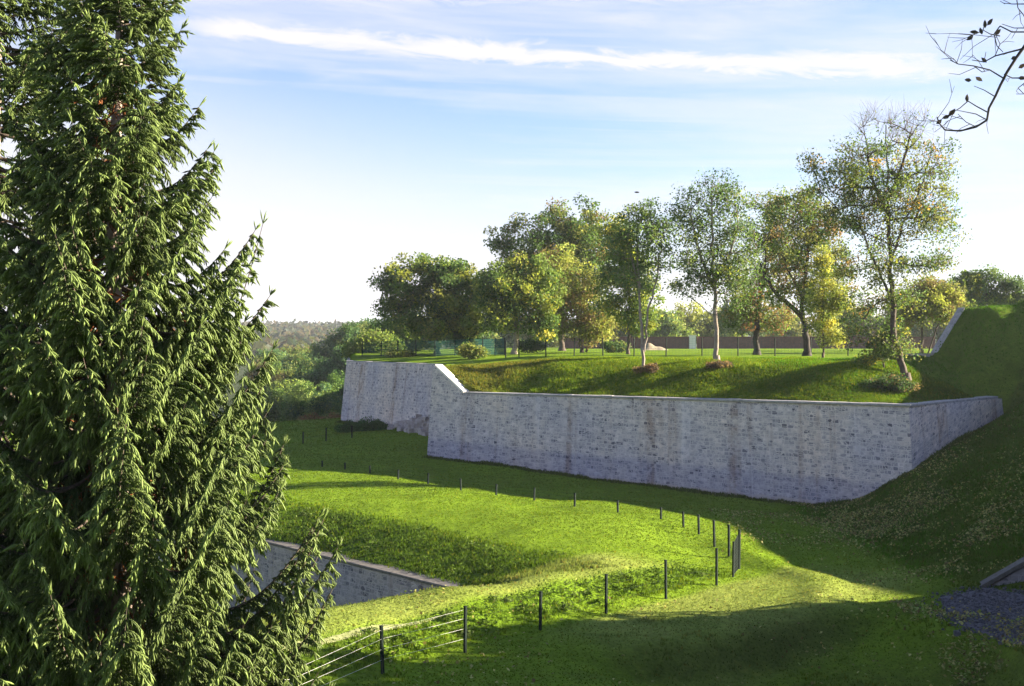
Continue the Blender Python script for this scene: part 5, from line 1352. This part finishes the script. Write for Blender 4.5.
# main streak: a ragged-topped band falling to the right
line = math_n(nt, 'MULTIPLY_ADD', u, -.055, .2205)
dv = math_n(nt, 'SUBTRACT', math_n(nt, 'SUBTRACT', v, line), math_n(nt, 'MULTIPLY', math_n(nt, 'MULTIPLY_ADD', n_wisp, .034, -.019), ramp_val(nt, u, -.5, .05)))
band = math_n(nt, 'MULTIPLY', ramp_val(nt, dv, -.014, -.004), math_n(nt, 'SUBTRACT', 1.0, ramp_val(nt, dv, -.002, .013)))
band = math_n(nt, 'MULTIPLY', band, ramp_val(nt, u, -.30, -.20)); band = math_n(nt, 'MULTIPLY', band, math_n(nt, 'SUBTRACT', 1.0, ramp_val(nt, u, .28, .40)))
band = math_n(nt, 'MULTIPLY', band, math_n(nt, 'MULTIPLY_ADD', n_fine, 1.3, .36), clamp=True)
# general cirrus veils
n_line = noise(nt, uvw(1.6, 75, 2.6, 11.0), 1.0, 5, .55, .3)
veil = math_n(nt, 'MULTIPLY', ramp_val(nt, n_soft, .34, .62), math_n(nt, 'MULTIPLY_ADD', n_fine, 1.2, .05))
veil = math_n(nt, 'MAXIMUM', veil, math_n(nt, 'MULTIPLY', math_n(nt, 'MULTIPLY', ramp_val(nt, n_line, .42, .62), ramp_val(nt, n_soft, .24, .48)), .55))
top = math_n(nt, 'MULTIPLY', ramp_val(nt, v, .235, .262), math_n(nt, 'MULTIPLY', ramp_val(nt, n_wisp, .42, .62), .8))
# white haze low in the sky, deepest to the left
lim = math_n(nt, 'MULTIPLY_ADD', math_n(nt, 'MINIMUM', math_n(nt, 'MAXIMUM', u, -.35), .40), -.26, .112)
low = math_n(nt, 'SUBTRACT', 1.0, ramp_val(nt, math_n(nt, 'SUBTRACT', v, lim), -.10, .075))
low = math_n(nt, 'MULTIPLY', low, math_n(nt, 'MULTIPLY_ADD', n_soft, .35, .78), clamp=True)
u_c = math_n(nt, 'MINIMUM', math_n(nt, 'MAXIMUM', u, -.5), .6)
thin = math_n(nt, 'SUBTRACT', 1.0, math_n(nt, 'MULTIPLY', ramp_val(nt, v, .27, .42), .85))
veil = math_n(nt, 'MULTIPLY', veil, thin); top = math_n(nt, 'MULTIPLY', top, thin)
fac = math_n(nt, 'MAXIMUM', math_n(nt, 'MAXIMUM', band, math_n(nt, 'MULTIPLY', veil, .82)), math_n(nt, 'MAXIMUM', low, top), clamp=True)
CLOUD = N(nt, 'ShaderNodeRGB'); CLOUD.outputs[0].default_value = (3.5, 3.45, 3.6, 1)
skyc = mix_rgb(nt, fac, mix_rgb(nt, 1.0, sky.outputs[0], (.74, .74, .92), 'MULTIPLY'), CLOUD.outputs[0])
bg = N(nt, 'ShaderNodeBackground'); bg.inputs['Strength'].default_value = .05
nt.links.new(skyc, bg.inputs['Color'])
wo = N(nt, 'ShaderNodeOutputWorld'); nt.links.new(bg.outputs[0], wo.inputs[0])

# ------------------------------------------------------------------ air
V, Q = boxes_np([[0, 2900, 35]], 4600, 3500, 65)
m, hn_ = nodes_of('haze_air')
pv = N(hn_, 'ShaderNodeVolumePrincipled'); pv.inputs['Color'].default_value = (.80, .86, 1.0, 1); pv.inputs['Density'].default_value = .00011; pv.inputs['Anisotropy'].default_value = .25
ho = N(hn_, 'ShaderNodeOutputMaterial'); hn_.links.new(pv.outputs[0], ho.inputs['Volume'])
tag(mesh_np('haze', V, [Q], m), kind='stuff')

# ------------------------------------------------------------------ camera and view
cam = bpy.data.cameras.new('camera'); co = bpy.data.objects.new('camera', cam); link(co)
cam.sensor_width = 36; cam.lens = F / 1024 * 36; cam.clip_end = 20000; cam.clip_start = .1
co.location = (0, 0, H); co.rotation_euler = (R(90), 0, 0)
scene.camera = co
scene.view_settings.view_transform = 'Standard'; scene.view_settings.look = 'None'; scene.view_settings.gamma = 1; scene.view_settings.use_curve_mapping = False
scene.view_settings.exposure = 2.50
scene.cycles.max_bounces = 6; scene.cycles.diffuse_bounces = 3; scene.cycles.transmission_bounces = 3; scene.cycles.transparent_max_bounces = 4
